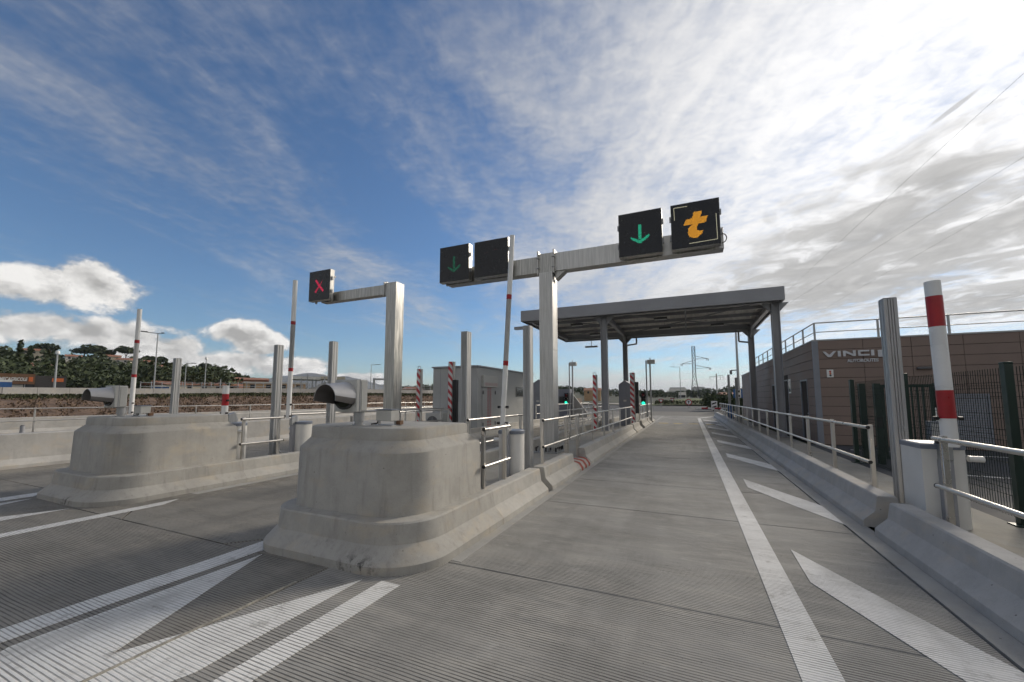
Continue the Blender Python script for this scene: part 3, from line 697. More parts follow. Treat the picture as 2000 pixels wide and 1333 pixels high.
def fluted(x0, y0, x1, y1, z0, z1, n=7):
    P = []
    for (a, b) in (((x0, y0), (x1, y0)), ((x1, y0), (x1, y1)), ((x1, y1), (x0, y1)), ((x0, y1), (x0, y0))):
        a, b = Vector(a), Vector(b); d = b - a; nr = Vector((d.y, -d.x)).normalized(); P.append(a)
        if abs(d.x) > abs(d.y):
            for i in range(1, n):
                f = i / n
                for e, dep in ((-.012, 0), (0, .007), (.012, 0)): P.append(a + d * (f + e) - nr * dep)
        else:
            for f in (.12, .88):
                for e, dep in ((-.015, 0), (0, .007), (.015, 0)): P.append(a + d * (f + e) - nr * dep)
    return MB().extr([(p.x, p.y, z0) for p in P], (0, 0, z1 - z0))
def base_of_column(t, x0, y0, x1, y1, z):
    obj('base_plate', MB().box(x0 - .14, y0 - .14, z, x1 + .14, y1 + .14, z + .035), 'galv', t, bevel=.004)
    g = MB()
    for i in range(4):
        f = x0 + (x1 - x0) * (i + .5) / 4
        for yy, s in ((y0, -1), (y1, 1)): g.extr([(f - .008, yy + s * .001, z + .036), (f - .008, yy + s * .12, z + .036), (f - .008, yy + s * .12, z + .06), (f - .008, yy + s * .001, z + .22)], (.016, 0, 0))
        f = y0 + (y1 - y0) * (i + .5) / 4
        for xx, s in ((x0, -1), (x1, 1)): g.extr([(xx + s * .001, f - .008, z + .036), (xx + s * .12, f - .008, z + .036), (xx + s * .12, f - .008, z + .06), (xx + s * .001, f - .008, z + .22)], (0, .016, 0))
    obj('stiffener', g, 'alu', t, smooth=0)['kind'] = 'stuff'
    b = MB()
    for i in range(5):
        f = x0 - .08 + (x1 - x0 + .16) * i / 4
        for yy in (y0 - .09, y1 + .09): b.cyl((f, yy, z + .035), (f, yy, z + .15), .022, n=8)
        f = y0 - .08 + (y1 - y0 + .16) * i / 4
        for xx in (x0 - .09, x1 + .09): b.cyl((xx, f, z + .035), (xx, f, z + .15), .022, n=8)
    obj('anchor_bolt', b, 'black', t)['kind'] = 'stuff'
t = thing('sign_gantry', (-3.6, 10.8, .15), 'big aluminium gantry with four lane signs on two arms beside the open lane', 'sign gantry')
obj('column', fluted(-3.84, 10.6, -3.44, 11.05, .18, 5.27), 'alu', t, smooth=25)
base_of_column(t, -3.84, 10.6, -3.44, 11.05, .15)
obj('arm', MB().box(-3.40, 10.66, 5.29, .92, 10.99, 5.82), 'alu', t, bevel=.006, label='long right arm over the open lane')
obj('arm', MB().box(-7.05, 10.66, 5.29, -3.88, 10.99, 5.78), 'alu_stain', t, bevel=.006, label='left arm over the second lane')
obj('head', MB().box(-3.87, 10.63, 5.275, -3.41, 11.02, 5.84), 'alu_stain', t, bevel=.006)
for xx in (-3.90, -3.42):
    obj('collar', MB().box(xx, 10.585, 5.22, xx + .045, 11.07, 5.92), 'alu_stain', t, bevel=.004)
    obj('bolt', MB().cyl((xx - .03, 10.575, 5.4), (xx + .07, 10.575, 5.4), .016, n=8).cyl((xx - .03, 10.575, 5.7), (xx + .07, 10.575, 5.7), .016, n=8), 'galv', t)
obj('arm_gusset', MB().extr([(-3.37, 10.7, 5.285), (-3.08, 10.7, 5.285), (-3.37, 10.7, 5.05)], (0, .25, 0)), 'alu_stain', t, smooth=0)
obj('port', MB().cyl((-3.441, 10.83, 5.02), (-3.433, 10.83, 5.02), .055, n=18), 'black', t)
obj('cable_tie', MB().box(-3.848, 10.592, 3.02, -3.432, 11.058, 3.05), 'alu', t, smooth=0)
sign_box(t, -.25, .84, 5.31, 6.46, 10.36, TEE, 'led_amber', True)
sign_box(t, -1.53, -.46, 5.30, 6.46, 10.36, ARROW, 'led_green')
sign_box(t, -5.86, -4.72, 5.29, 6.42, 10.36, GHOST, 'led_off')
sign_box(t, -7.12, -6.05, 5.29, 6.44, 10.36, ARROW, 'led_green_dim')
obj('cable_loop', MB().tube([(.87 + .11 * math.sin(a), 10.6, 5.52 - .12 * math.cos(a)) for a in [i * math.pi / 8 for i in range(9)]], .012, 6), 'black', t)
t = thing('sign_gantry', (-9.25, 10.8, .15), 'single arm aluminium gantry with a red cross sign at the left', 'sign gantry')
obj('column', fluted(-9.48, 10.6, -9.06, 11.02, .18, 5.62, 3), 'alu_stain', t, smooth=25)
base_of_column(t, -9.48, 10.6, -9.06, 11.02, .15)
obj('column_cap', MB().box(-9.485, 10.595, 5.62, -9.055, 11.025, 5.65), 'alu', t, bevel=.003)
obj('arm', MB().box(-12.7, 10.66, 5.27, -9.50, 10.95, 5.62), 'alu_stain', t, bevel=.006)
obj('collar', MB().box(-9.62, 10.6, 5.2, -9.57, 11.0, 5.70).box(-9.53, 10.6, 5.2, -9.49, 11.0, 5.70), 'alu_stain', t, bevel=.004)
sign_box(t, -13.02, -11.94, 5.28, 6.42, 10.36, CROSS, 'led_red')

# ================================================================== CANOPY
t = thing('toll_canopy', (-.1, 22, .15), 'grey steel canopy roof spanning the open toll lane', 'canopy')
cx0, cx1, cy0, cy1, cz0, cz1 = -7.55, 3.56, 18.1, 26.2, 5.46, 6.0
for nm, b in (('fascia', (cx0, cy0, cz0, cx1, cy0 + .06, cz1)), ('fascia', (cx0, cy1 - .06, cz0, cx1, cy1, cz1)), ('fascia', (cx0, cy0 + .06, cz0, cx0 + .06, cy1 - .06, cz1)), ('fascia', (cx1 - .06, cy0 + .06, cz0, cx1, cy1 - .06, cz1))):
    obj(nm, MB().box(*b), 'grey', t, bevel=.006)
m = MB(); xx = cx0 + .08; P = []
while xx < cx1 - .3:
    P += [(xx, 5.86), (xx + .17, 5.86), (xx + .20, 5.80), (xx + .25, 5.80), (xx + .28, 5.86)]; xx += .28
P += [(xx, 5.86)]
for (a, za), (b, zb) in zip(P, P[1:]): m.add([(a, cy0 + .07, za), (b, cy0 + .07, zb), (b, cy1 - .07, zb), (a, cy1 - .07, za)], [(0, 1, 2, 3)])
m.box(cx0 + .07, cy0 + .07, 5.9, cx1 - .07, cy1 - .07, 5.95)
obj('roof_deck', m, 'deck', t, smooth=0)
def ibeam(p0, p1, h=.26, w=.16):
    p0, p1 = Vector(p0), Vector(p1); d = (p1 - p0).normalized(); m = MB()
    up = Vector((0, 0, 1)); m.bar(p0 + up * (h / 2 - .01), p1 + up * (h / 2 - .01), w, .02); m.bar(p0 - up * (h / 2 - .01), p1 - up * (h / 2 - .01), w, .02); m.bar(p0, p1, .02, h - .04)
    return m
for y in (18.65, 25.5): obj('main_beam', ibeam((cx0 + .1, y, 5.64), (cx1 - .1, y, 5.64), .3, .18), 'grey', t, smooth=0)
for x in (-3.53, 3.3, cx0 + .35): obj('side_beam', ibeam((x, 18.76, 5.60), (x, 25.4, 5.60), .26, .16), 'grey', t, smooth=0)
for y in (20.4, 22.1, 23.8): obj('purlin', ibeam((cx0 + .1, y, 5.71), (cx1 - .1, y, 5.71), .15, .08), 'grey', t, smooth=0)
br = [((-3.4, 18.8, 5.66), (0, 22.1, 5.62)), ((3.2, 18.8, 5.66), (0, 22.1, 5.62)), ((-3.4, 25.3, 5.66), (0, 22.1, 5.62)), ((3.2, 25.3, 5.66), (0, 22.1, 5.62)), ((0, 18.8, 5.68), (0, 25.3, 5.68)), ((-7.2, 18.8, 5.66), (-3.6, 22.1, 5.62)), ((-7.2, 25.3, 5.66), (-3.6, 22.1, 5.62))]
for a, b in br: obj('brace', MB().cyl(a, b, .035, n=8), 'grey', t)
for x, y in ((-3.53, 18.65), (3.3, 18.65), (-3.53, 25.5), (3.3, 25.5)):
    p = obj('post', MB().box(x - .14, y - .01, .17, x + .14, y + .01, 5.48).box(x - .14, y - .14, .17, x - .115, y + .14, 5.48).box(x + .115, y - .14, .17, x + .14, y + .14, 5.48), 'grey', t, smooth=0)
    obj('base_plate', MB().box(x - .2, y - .2, .15, x + .2, y + .2, .172), 'grey', p, smooth=0)
    s = 1 if y < 20 else -1
    obj('haunch', MB().extr([(x - .06, y + s * .15, 5.46), (x - .06, y + s * .75, 5.46), (x - .06, y + s * .15, 5.0)], (.12, 0, 0)), 'grey', p, smooth=0)
    for q in (-1, 1): obj('knee', MB().extr([(x + q * .15, y - .05, 5.46), (x + q * .48, y - .05, 5.46), (x + q * .15, y - .05, 5.1)], (0, .1, 0)), 'grey', p, smooth=0)
for x, y in ((-1.1, 20.1), (-1.05, 23.0), (-5.0, 23.6), (-5.2, 20.1), (1.5, 23.0)):
    l = obj('luminaire', MB().box(x - .3, y - .1, 5.42, x + .3, y + .1, 5.52), 'grey_soft', t, bevel=.01)
    obj('diffuser', MB().box(x - .28, y - .085, 5.405, x + .28, y + .085, 5.419), 'white', l, smooth=0)
    obj('hanger', MB().cyl((x, y, 5.52), (x, y, 5.8), .012, n=6), 'grey', l)
obj('downpipe', MB().tube([(-2.85, 25.62, 5.5), (-2.85, 25.62, 5.02), (-3.4, 25.62, 4.96)], .05, 10), 'grey', t)
obj('downpipe', MB().tube([(2.72, 25.62, 5.5), (2.72, 25.62, 4.85), (3.16, 25.62, 4.78)], .05, 10), 'grey', t)
obj('edge_light', MB().box(-8.0, 18.3, 5.12, -7.2, 18.5, 5.26).box(-6.7, 18.4, 5.1, -6.2, 18.6, 5.2), 'grey', t, bevel=.01)
obj('edge_light', MB().box(-6.1, 25.6, 4.95, -5.3, 25.75, 5.05).cyl((-5.7, 25.7, 5.05), (-5.7, 25.7, 5.5), .02, n=6), 'grey', t)

# ================================================================== GREY BOOTH (second island)
t = thing('grey_booth', (-9.5, 18.4, .15), 'flat roofed grey booth with red arrow strips on its door', 'booth')
bx0, bx1, by0, by1 = -10.6, -8.3, 15.05, 21.7
obj('wall', MB().box(bx0, by0, .15, bx1, by1, 3.0), 'clad', t, bevel=.01)
obj('roof', MB().box(bx0 - .06, by0 - .06, 3.0, bx1 + .06, by1 + .06, 3.07), 'grey', t, bevel=.008)
for i in range(1, 6):
    obj('wall_seam', MB().box(bx0 + i * .4 - .006, by0 - .004, .15, bx0 + i * .4 + .006, by0 + .01, 3.0), 'clad_cool', t, smooth=0)
d = obj('door', MB().box(bx1 + .002, 15.45, .2, bx1 + .03, 16.75, 2.12), 'clad', t, bevel=.004)
obj('door_gap', MB().box(bx1 + .031, 16.09, .2, bx1 + .033, 16.11, 2.12), 'black', d, smooth=0)
for s, y in ((0, 15.98), (1, 16.22)):
    m = MB()
    for i in range(14):
        z = .26 + i * .135
        m.extr([(bx1 + .034, y - .07, z), (bx1 + .034, y, z + .075), (bx1 + .034, y + .07, z), (bx1 + .034, y + .07, z + .05), (bx1 + .034, y, z + .125), (bx1 + .034, y - .07, z + .05)], (.003, 0, 0))
    obj('arrow_strip', m, 'red', d, smooth=0)
for y, z in ((15.5, 1.9), (16.7, 1.9), (15.5, .5), (16.7, .5)): obj('hinge', MB().box(bx1 + .03, y - .03, z - .08, bx1 + .06, y + .03, z + .08), 'grey_soft', d, smooth=0)
a = obj('awning_box', MB().box(bx1 + .002, 15.40, 2.14, bx1 + .12, 16.82, 2.66), 'boxlid', t, bevel=.006)
m = MB()
for i in range(7):
    y = 15.58 + i * .18
    m.extr([(bx1 + .121, y + .07, 2.2), (bx1 + .121, y - .03, 2.27), (bx1 + .121, y + .07, 2.34), (bx1 + .121, y + .11, 2.34), (bx1 + .121, y + .01, 2.27), (bx1 + .121, y + .11, 2.2)], (.003, 0, 0))
obj('arrow_strip', m, 'red', a, smooth=0)
w = obj('window', MB().box(bx1 + .002, 19.2, 1.72, bx1 + .03, 20.35, 2.24), 'grey_soft', t, bevel=.003)
obj('pane', MB().box(bx1 + .031, 19.26, 1.77, bx1 + .034, 20.29, 2.19), 'glass', w, smooth=0)
t = thing('air_conditioner', (-10.1, 14.7, .15), 'pale air conditioner unit in front of the grey booth', 'air conditioner')
obj('case', MB().box(-10.62, 14.55, .2, -9.72, 14.95, 1.0), 'boxlid', t, bevel=.015)
obj('fan_grille', MB().cyl((-10.25, 14.549, .58), (-10.25, 14.535, .58), .29, n=28), 'grey_soft', t)
obj('fan_blade', MB().extr([(-10.27, 14.53, .35), (-10.23, 14.53, .35), (-10.23, 14.53, .81), (-10.27, 14.53, .81)], (0, -.004, 0)).extr([(-10.48, 14.53, .56), (-10.02, 14.53, .56), (-10.02, 14.53, .60), (-10.48, 14.53, .60)], (0, -.003, 0)), 'grey', t, smooth=0)
obj('foot', MB().box(-10.55, 14.6, .15, -10.45, 14.9, .2).box(-9.9, 14.6, .15, -9.8, 14.9, .2), 'grey', t, smooth=0)

# ================================================================== STRIPED BARS
def striped_bar(x, y, h, label, z0=.15, w=.17, loop=False, panel=None):
    t = thing('striped_bar', (x, y, z0), label, 'height bar', 'red and white striped bars')
    obj('bar', MB().box(x - w / 2, y - w / 2, z0, x + w / 2, y - w / 2 + .05, z0 + h), 'stripe', t, bevel=.003)
    obj('back', MB().box(x - w / 2, y - w / 2 + .052, z0, x + w / 2 + .05, y + w / 2, z0 + h), 'boxlid', t, bevel=.004)
    if panel: obj('sensor_panel', MB().box(x + w / 2 + .052, y - .10, z0 + panel[0], x + w / 2 + .22, y + .05, z0 + panel[1]), 'black', t, bevel=.004)
    if loop: obj('lifting_eye', MB().tube([(x + .07 * math.cos(a), y, z0 + h + .10 * math.sin(a) + .02) for a in [i * math.pi / 8 for i in range(9)]], .012, 6), 'galv', t)
    return t
striped_bar(-8.45, 13.2, 2.92, 'striped bar with black sensor panel in front of the grey booth', panel=(.4, 2.2))
striped_bar(-9.75, 12.9, 2.65, 'striped bar with lifting eye left of the grey booth', w=.14, loop=True)
striped_bar(-4.05, 18.8, 2.6, 'striped bar with lifting eye under the canopy', w=.15, loop=True)
striped_bar(-2.72, 21.9, 2.85, 'striped bar with black sensor panel beside the payment kiosk', w=.2, panel=(.7, 2.35))

# ================================================================== PAYMENT KIOSKS
def gable(t, x0, y0, x1, y1, z0, ze, zr, mat):
    xm = (x0 + x1) / 2
    return MB().extr([(x0, y0, z0), (x1, y0, z0), (x1, y0, ze), (xm, y0, zr), (x0, y0, ze)], (0, y1 - y0, 0))
t = thing('payment_kiosk', (-3.05, 23, .15), 'blue grey payment kiosk with gabled top beside the open lane', 'kiosk')
obj('housing', gable(t, -3.50, 22.35, -2.86, 25.2, .15, 2.40, 2.62, 'x'), 'clad_cool', t, bevel=.008)
obj('lane_face', MB().box(-2.858, 22.5, .3, -2.80, 25.1, 2.3), 'boxlid', t, bevel=.005)
obj('screen', MB().box(-2.799, 23.3, 1.3, -2.79, 24.0, 1.75), 'glass', t, smooth=0)
obj('intercom', MB().box(-2.799, 24.2, 1.0, -2.785, 24.6, 1.6), 'grey_soft', t, smooth=0)
obj('plate', MB().box(-3.25, 22.344, 1.46, -3.10, 22.349, 1.56), 'boxlid', t, smooth=0)
t = thing('payment_kiosk', (-9.0, 30, .15), 'blue grey kiosk with a square window on the second island', 'kiosk')
obj('housing', MB().box(-9.55, 30, .15, -8.45, 31.2, 2.35), 'clad_cool', t, bevel=.008)
w = obj('window', MB().box(-9.3, 29.98, 1.25, -8.65, 29.998, 1.8), 'grey_soft', t, smooth=0); obj('pane', MB().box(-9.24, 29.97, 1.3, -8.71, 29.979, 1.75), 'glass', w, smooth=0)
obj('sloping_guard', MB().extr([(-8.44, 30.6, .15), (-7.2, 30.6, .15), (-7.2, 30.6, .5), (-8.44, 30.6, 2.1)], (0, .15, 0)), 'barrier_grey', t, smooth=0)
t = thing('payment_kiosk', (-9.4, 25.6, .15), 'blue grey kiosk with gabled top just behind the grey booth', 'kiosk')
obj('housing', gable(t, -9.7, 25, -8.6, 27.6, .15, 2.55, 2.9, 'x'), 'clad_cool', t, bevel=.008)
obj('plate', MB().box(-9.3, 24.99, 1.4, -9.1, 24.998, 1.5), 'boxlid', t, smooth=0)

# ================================================================== TRAFFIC LIGHTS
def traffic_light(x, y, label, z0=.15, pole_h=4.0):
    t = thing('traffic_light', (x, y, z0), label, 'traffic light', 'lit green traffic lights')
    obj('pole', MB().cyl((x + .22, y + .1, z0), (x + .22, y + .1, z0 + pole_h), .045, n=10), 'galv', t)
    obj('second_pole', MB().box(x + .42, y + .05, z0, x + .52, y + .15, z0 + pole_h - .25), 'alu_dull', t, smooth=0)
    h = obj('head', MB().box(x - .15, y - .08, z0 + .98, x + .15, y + .1, z0 + 1.88), 'black', t, bevel=.02)
    for i, mt in enumerate(('lamp_green', 'lens', 'lamp_red')):
        z = z0 + 1.15 + i * .28; l = obj('lamp', MB().cyl((x, y - .081, z), (x, y - .1, z), .12 if i == 0 else .10, n=20), mt, h)
        m = MB(); n = 10; o_ = []; 
        for j in range(n + 1):
            a = math.pi * j / n; o_ += [(x + .125 * math.cos(a), y - .081, z + .125 * math.sin(a)), (x + .125 * math.cos(a), y - .24, z + .125 * math.sin(a))]
        m.add(o_, [(2 * j, 2 * j + 1, 2 * j + 3, 2 * j + 2) for j in range(n)]); obj('hood', m, 'black', l)
    c = obj('camera_box', MB().box(x + .30, y - .15, z0 + pole_h - .25, x + .80, y + .25, z0 + pole_h + .02), 'boxlid', t, bevel=.02)
    obj('finial', MB().cyl((x + .5, y, z0 + pole_h + .02), (x + .5, y, z0 + pole_h + .16), .03, n=8), 'galv', c)
    return t
traffic_light(-2.78, 28.1, 'green traffic light at the end of the open lane', pole_h=4.05)
traffic_light(-8.5, 29.4, 'green traffic light on the second island', pole_h=4.2)

# ================================================================== BROWN BUILDING
FX, FY, BH = 3.94, 16.46, 3.60
t = thing('brown_building', (9, 23, .1), 'brown panelled service building with metal lettering and roof railing', 'building')
obj('wall', MB().box(FX + .03, FY + .03, .0, 17.4, 31.5, BH - .02), 'gap', t, smooth=0)
obj('roof_trim', MB().box(FX - .02, FY - .02, BH - .02, 17.45, 31.55, BH + .03), 'alu_dull', t, bevel=.004)
obj('corner_trim', MB().box(FX - .022, FY - .022, .1, FX + .14, FY + .05, BH - .02), 'louvre', t, bevel=.004)
pm = MB().box(0, 0, 0, 1.188, .028, .303); pf = obj('panel', pm, 'brown', None, smooth=0); pm_mesh = pf.data; bpy.data.objects.remove(pf)
sm = MB().box(0, 0, 0, .028, 4.98, .303); sf = obj('panel', sm, 'brown', None, smooth=0); sm_mesh = sf.data; bpy.data.objects.remove(sf)
org = ORG[t.name]; base = .12
def holes(a0, a1, z0, z1, H): return any(a0 < h[1] and a1 > h[0] and z0 < h[3] and z1 > h[2] for h in H)
for i in range(11):
    for j in range(11):
        x = FX + .145 + j * 1.2; z = base + i * .3165
        inst(pm_mesh, 'panel', t, (x - org.x, FY - org.y, z - org.z))
DOORS = [(17.45, 18.42, .1, 2.33), (20.45, 21.6, .1, 2.45), (23.0, 24.1, .1, 2.33)]
for i in range(11):
    for j in range(3):
        y = FY + .055 + j * 5.0; z = base + i * .3165; cut = sorted((a, b) for a, b, q0, q1 in DOORS if a < y + 4.98 and b > y and z + .303 > q0 and z < q1 - .02)
        if not cut: inst(sm_mesh, 'panel', t, (FX - org.x, y - org.y, z - org.z)); continue
        s0 = y
        for a, b in cut + [(y + 4.98, 99)]:
            if a - s0 > .05: inst(sm_mesh, 'panel', t, (FX - org.x, s0 - org.y, z - org.z), scale=(1, (a - s0) / 4.98, 1))
            s0 = b
for (a, b, z0, z1) in DOORS:
    d = obj('door', MB().box(FX + .05, a + .05, .12, FX + .08, b - .05, z1 - .05), 'door', t, bevel=.004)
    obj('frame', MB().box(FX - .01, a, .1, FX + .09, a + .05, z1).box(FX - .01, b - .05, .1, FX + .09, b, z1).box(FX - .01, a + .05, z1 - .05, FX + .09, b - .05, z1), 'louvre', d, smooth=0)
    obj('handle', MB().cyl((FX + .02, a + .14, 1.1), (FX + .02, a + .26, 1.1), .012, n=8).cyl((FX + .02, a + .14, 1.1), (FX + .05, a + .14, 1.1), .012, n=8), 'steel', d)
w = obj('window', MB().box(FX - .014, 19.95, 1.85, FX - .001, 20.35, 2.45), 'white', t, bevel=.003); obj('pane', MB().box(FX - .018, 20.02, 1.92, FX - .0145, 20.28, 2.38), 'glass', w, smooth=0)
# lettering: wide sans capitals standing off the wall
def poly_letter(P, x0, z0, w, h): return [(x0 + a * w, FY - .05, z0 + b * h) for a, b in P]
SG = obj('lettering', MB().extr(poly_letter([(0, .95), (.18, .95), (.5, .38), (.82, .95), (1, .95), (.62, .0), (.38, .0)], 4.19, 3.02, .36, .2), (0, .04, 0)), 'letter', t, smooth=0)
def let(P, x, w): obj('letter', MB().extr(poly_letter(P, x, 3.03, w, .185), (0, .04, 0)), 'letter', SG, smooth=0)
let([(0, 0), (1, 0), (1, 1), (0, 1)], 4.60, .075)
let([(0, 0), (.2, 0), (.2, .62), (.8, 0), (1, 0), (1, 1), (.8, 1), (.8, .38), (.2, 1), (0, 1)], 4.74, .33)
let([(0, .12), (.1, 0), (1, 0), (1, .27), (.22, .27), (.22, .73), (1, .73), (1, 1), (.1, 1), (0, .88)], 5.13, .29)
let([(0, 0), (1, 0), (1, 1), (0, 1)], 5.47, .075)
obj('emblem_square', MB().extr(poly_letter([(0, 0), (1, 0), (1, 1), (0, 1)], 5.64, 2.98, .22, .22), (0, .04, 0)), 'letter', SG, smooth=0)
obj('emblem_disc', MB().cyl((5.95, FY - .05, 3.09), (5.95, FY - .01, 3.09), .135, n=28), 'letter', SG)
me = text_mesh('AUTOROUTES', .142, .012, .004); me.materials.append(X['letter'])
o = bpy.data.objects.new('small_lettering', me); col.objects.link(o); o.parent = SG; ORG[o.name] = org; o.rotation_euler = (R(90), 0, 0)
wd_ = max(v_.co.x for v_ in me.vertices); o.scale = (.80 / wd_, 1, 1); o.location = (4.84 - org.x, FY - .03 - org.y, 2.83 - org.z)
b = obj('traffic_symbol', MB().box(4.27, FY - .03, 2.34, 4.45, FY - .001, 2.60), 'white', t, bevel=.004)
for z, mt in ((2.535, 'red'), (2.47, 'orange'), (2.405, 'green')): obj('symbol_dot', MB().cyl((4.36, FY - .031, z), (4.36, FY - .036, z), .03, n=14), mt, b)
v_ = obj('louvre_vent', MB().box(7.1, FY - .03, .20, 7.16, FY - .001, 1.78).box(8.06, FY - .03, .20, 8.12, FY - .001, 1.78).box(7.16, FY - .03, 1.72, 8.06, FY - .001, 1.78).box(7.16, FY - .03, .20, 8.06, FY - .001, .26), 'louvre', t, smooth=0)
for i in range(20):
    z = .27 + i * .0725; obj('slat', MB().extr([(7.165, FY - .028, z), (7.165, FY - .022, z - .004), (7.165, FY - .004, z + .055), (7.165, FY - .010, z + .06)], (.89, 0, 0)), 'louvre', v_, smooth=0)
obj('wall_lamp', MB().box(6.55, FY - .12, 2.55, 6.9, FY - .001, 2.62), 'grey_soft', t, bevel=.01)
# roof railing
rr = obj('roof_railing', MB().cyl((FX + .1, FY + .1, BH + .62), (17.3, FY + .1, BH + .62), .022, n=8).cyl((FX + .1, FY + .1, BH + .30), (17.3, FY + .1, BH + .30), .016, n=8).cyl((FX + .1, FY + .1, BH + .62), (FX + .1, 31.4, BH + .62), .022, n=8).cyl((FX + .1, FY + .1, BH + .30), (FX + .1, 31.4, BH + .30), .016, n=8), 'galv', t)
for i in range(8): obj('railing_post', MB().box(FX + .07 + i * 1.7, FY + .07, BH + .03, FX + .12 + i * 1.7, FY + .12, BH + .62), 'galv', rr, smooth=0)
for i in range(1, 11): obj('railing_post', MB().box(FX + .07, FY + .07 + i * 1.48, BH + .03, FX + .12, FY + .12 + i * 1.48, BH + .62), 'galv', rr, smooth=0)
# lower extension of the same building further down the lane
t2 = thing('building_annex', (5.5, 33.5, .1), 'lower brown annex at the far end of the panelled building', 'building')
obj('wall', MB().box(4.0, 31.56, .0, 12, 37, 3.45), 'brown', t2, bevel=.01)
for i in range(1, 11): obj('panel_joint', MB().box(3.996, 31.57, base + i * .3165 - .004, 4.002, 36.98, base + i * .3165), 'gap', t2, smooth=0)
obj('roof_trim', MB().box(3.97, 31.57, 3.45, 12.03, 37.03, 3.5), 'alu_dull', t2, smooth=0)

# ================================================================== GREEN MESH FENCE
def wire_panel(p0, p1, z0, h, pitch=.05):
    p0, p1 = Vector(p0), Vector(p1); ln = (p1 - p0).length; d = (p1 - p0) / ln; m = MB(); n = int(ln / pitch)
    for i in range(n + 1):
        q = p0 + d * (i * ln / n); m.bar((q.x, q.y, z0), (q.x, q.y, z0 + h), .005, .005)
    nr = Vector((d.y, -d.x, 0)) * .006; zs = [z0 + .05]
    while zs[-1] < z0 + h - .2: zs.append(zs[-1] + .2)
    for z in zs: m.bar(p0 + nr + Vector((0, 0, z)), p1 + nr + Vector((0, 0, z)), .006, .006)
    for zz in (z0 + .35, z0 + .95, z0 + 1.55):
        for s in (.03, -.03): m.bar(p0 + nr * 5 + Vector((0, 0, zz + s)), p1 + nr * 5 + Vector((0, 0, zz + s)), .006, .006)
    return m
t = thing('mesh_fence', (3.55, 8, .15), 'dark green welded mesh fence behind the right hand walkway', 'fence')
ys = [1.8, 4.32, 6.83, 9.35, 11.87]
for y in ys:
    p = obj('post', MB().box(3.50, y - .045, .15, 3.58, y + .045, 2.06), 'green', t, bevel=.004)
    obj('post_cap', MB().box(3.497, y - .048, 2.06, 3.583, y + .048, 2.09), 'green', p, bevel=.008)
    obj('foot_plate', MB().box(3.45, y - .09, .15, 3.63, y + .09, .165), 'green', p, smooth=0)
for a, b in zip(ys, ys[1:]): obj('mesh_panel', wire_panel((3.60, a + .05, 0), (3.60, b - .05, 0), .2, 1.83), 'wire', t, smooth=0)
t = thing('fence_gate', (4.6, 12.2, .1), 'dark green barred gate beside the building in the mesh fence', 'gate')
for x in (3.84, 4.12, 5.20): obj('post', MB().box(x - .06, 12.2, .1, x + .06, 12.32, 2.0), 'green', t, bevel=.004)
gl = obj('gate_frame', MB().box(4.20, 12.23, .22, 5.12, 12.28, .29).box(4.20, 12.23, 1.90, 5.12, 12.28, 1.97).box(4.20, 12.23, .29, 4.25, 12.28, 1.90).box(5.07, 12.23, .29, 5.12, 12.28, 1.90), 'green', t, smooth=0)
for i in range(7): obj('bar', MB().box(4.33 + i * .102, 12.24, .29, 4.36 + i * .102, 12.27, 1.90), 'green', gl, smooth=0)
obj('mesh_panel', wire_panel((3.62, 12.26, 0), (3.77, 12.26, 0), .2, 1.75), 'wire', t, smooth=0)
obj('lock_box', MB().box(4.06, 12.17, .95, 4.16, 12.199, 1.2), 'black', t, bevel=.005)
t = thing('meter_cabinet', (4.86, 11.6, .1), 'small pale grey cabinet behind the fence beside the thick boom', 'cabinet')
obj('body', MB().box(4.76, 11.6, .1, 4.97, 11.8, 1.15), 'louvre', t, bevel=.01)
obj('door', MB().box(4.78, 11.594, .3, 4.95, 11.599, 1.1), 'clad', t, smooth=0)
t = thing('white_notice', (5.05, 11.9, .1), 'small white notice plate on a post behind the fence', 'sign')
obj('plate', MB().box(4.98, 11.88, 1.06, 5.14, 11.9, 1.44), 'white', t, bevel=.003); obj('stake', MB().box(5.04, 11.902, .1, 5.08, 11.93, 1.4), 'galv', t, smooth=0)

# ================================================================== BACKGROUND
def polar(az, D, z=0.): return Vector((D * math.sin(R(az)), D * math.cos(R(az)), z))
def far(name, az, D, z0, label, cat, group=None, turn=0):
    """a thing at bearing az and distance D; its local x runs along its front, local y away from the road"""
    t = thing(name, polar(az, D, z0), label, cat, group); t.rotation_euler = (0, 0, R(-az + turn)); return t, ORG[t.name]
def lbox(m, o, x0, y0, z0, x1, y1, z1): return m.box(o.x + x0, o.y + y0, o.z + z0, o.x + x1, o.y + y1, o.z + z1)
def B(o, *a): return lbox(MB(), o, *a)
def lerp(tab, x):
    for (a, b), (c, d) in zip(tab, tab[1:]):
        if x <= c: return b + (d - b) * max(0, min(1, (x - a) / (c - a)))
    return tab[-1][1]
def sstep(t): t = max(0, min(1, t)); return t * t * (3 - 2 * t)
# earth bank along the left, then flat land and the wooded hill
FOOT = [(-100, 29.5), (-76, 30.5), (-57, 35.5), (-45, 41.5), (-35, 51), (-24, 72), (-14, 100)]
TOPD = [(-100, 42), (-76, 45), (-57, 50), (-45, 54), (-35, 62), (-24, 84), (-14, 112)]
TOPZ = [(-100, 1.9), (-76, 1.75), (-66, 1.85), (-57, 2.05), (-45, 2.15), (-35, 2.2), (-24, 2.0), (-14, 1.6)]
vs, fs = [], []; azs = [-100 + i * 1.0 for i in range(87)]
for a in azs:
    f, td, tz = lerp(FOOT, a), lerp(TOPD, a), lerp(TOPZ, a)
    for q in (0, .25, .5, .75, 1.0):
        z = -.1 + (tz + .1) * sstep(q * .9 + .1 * q) + random.uniform(-.12, .12) * (0 < q < 1); vs.append(polar(a, f + (td - f) * q, z)[:])
    vs.append(polar(a, td + 2.5, tz)[:])
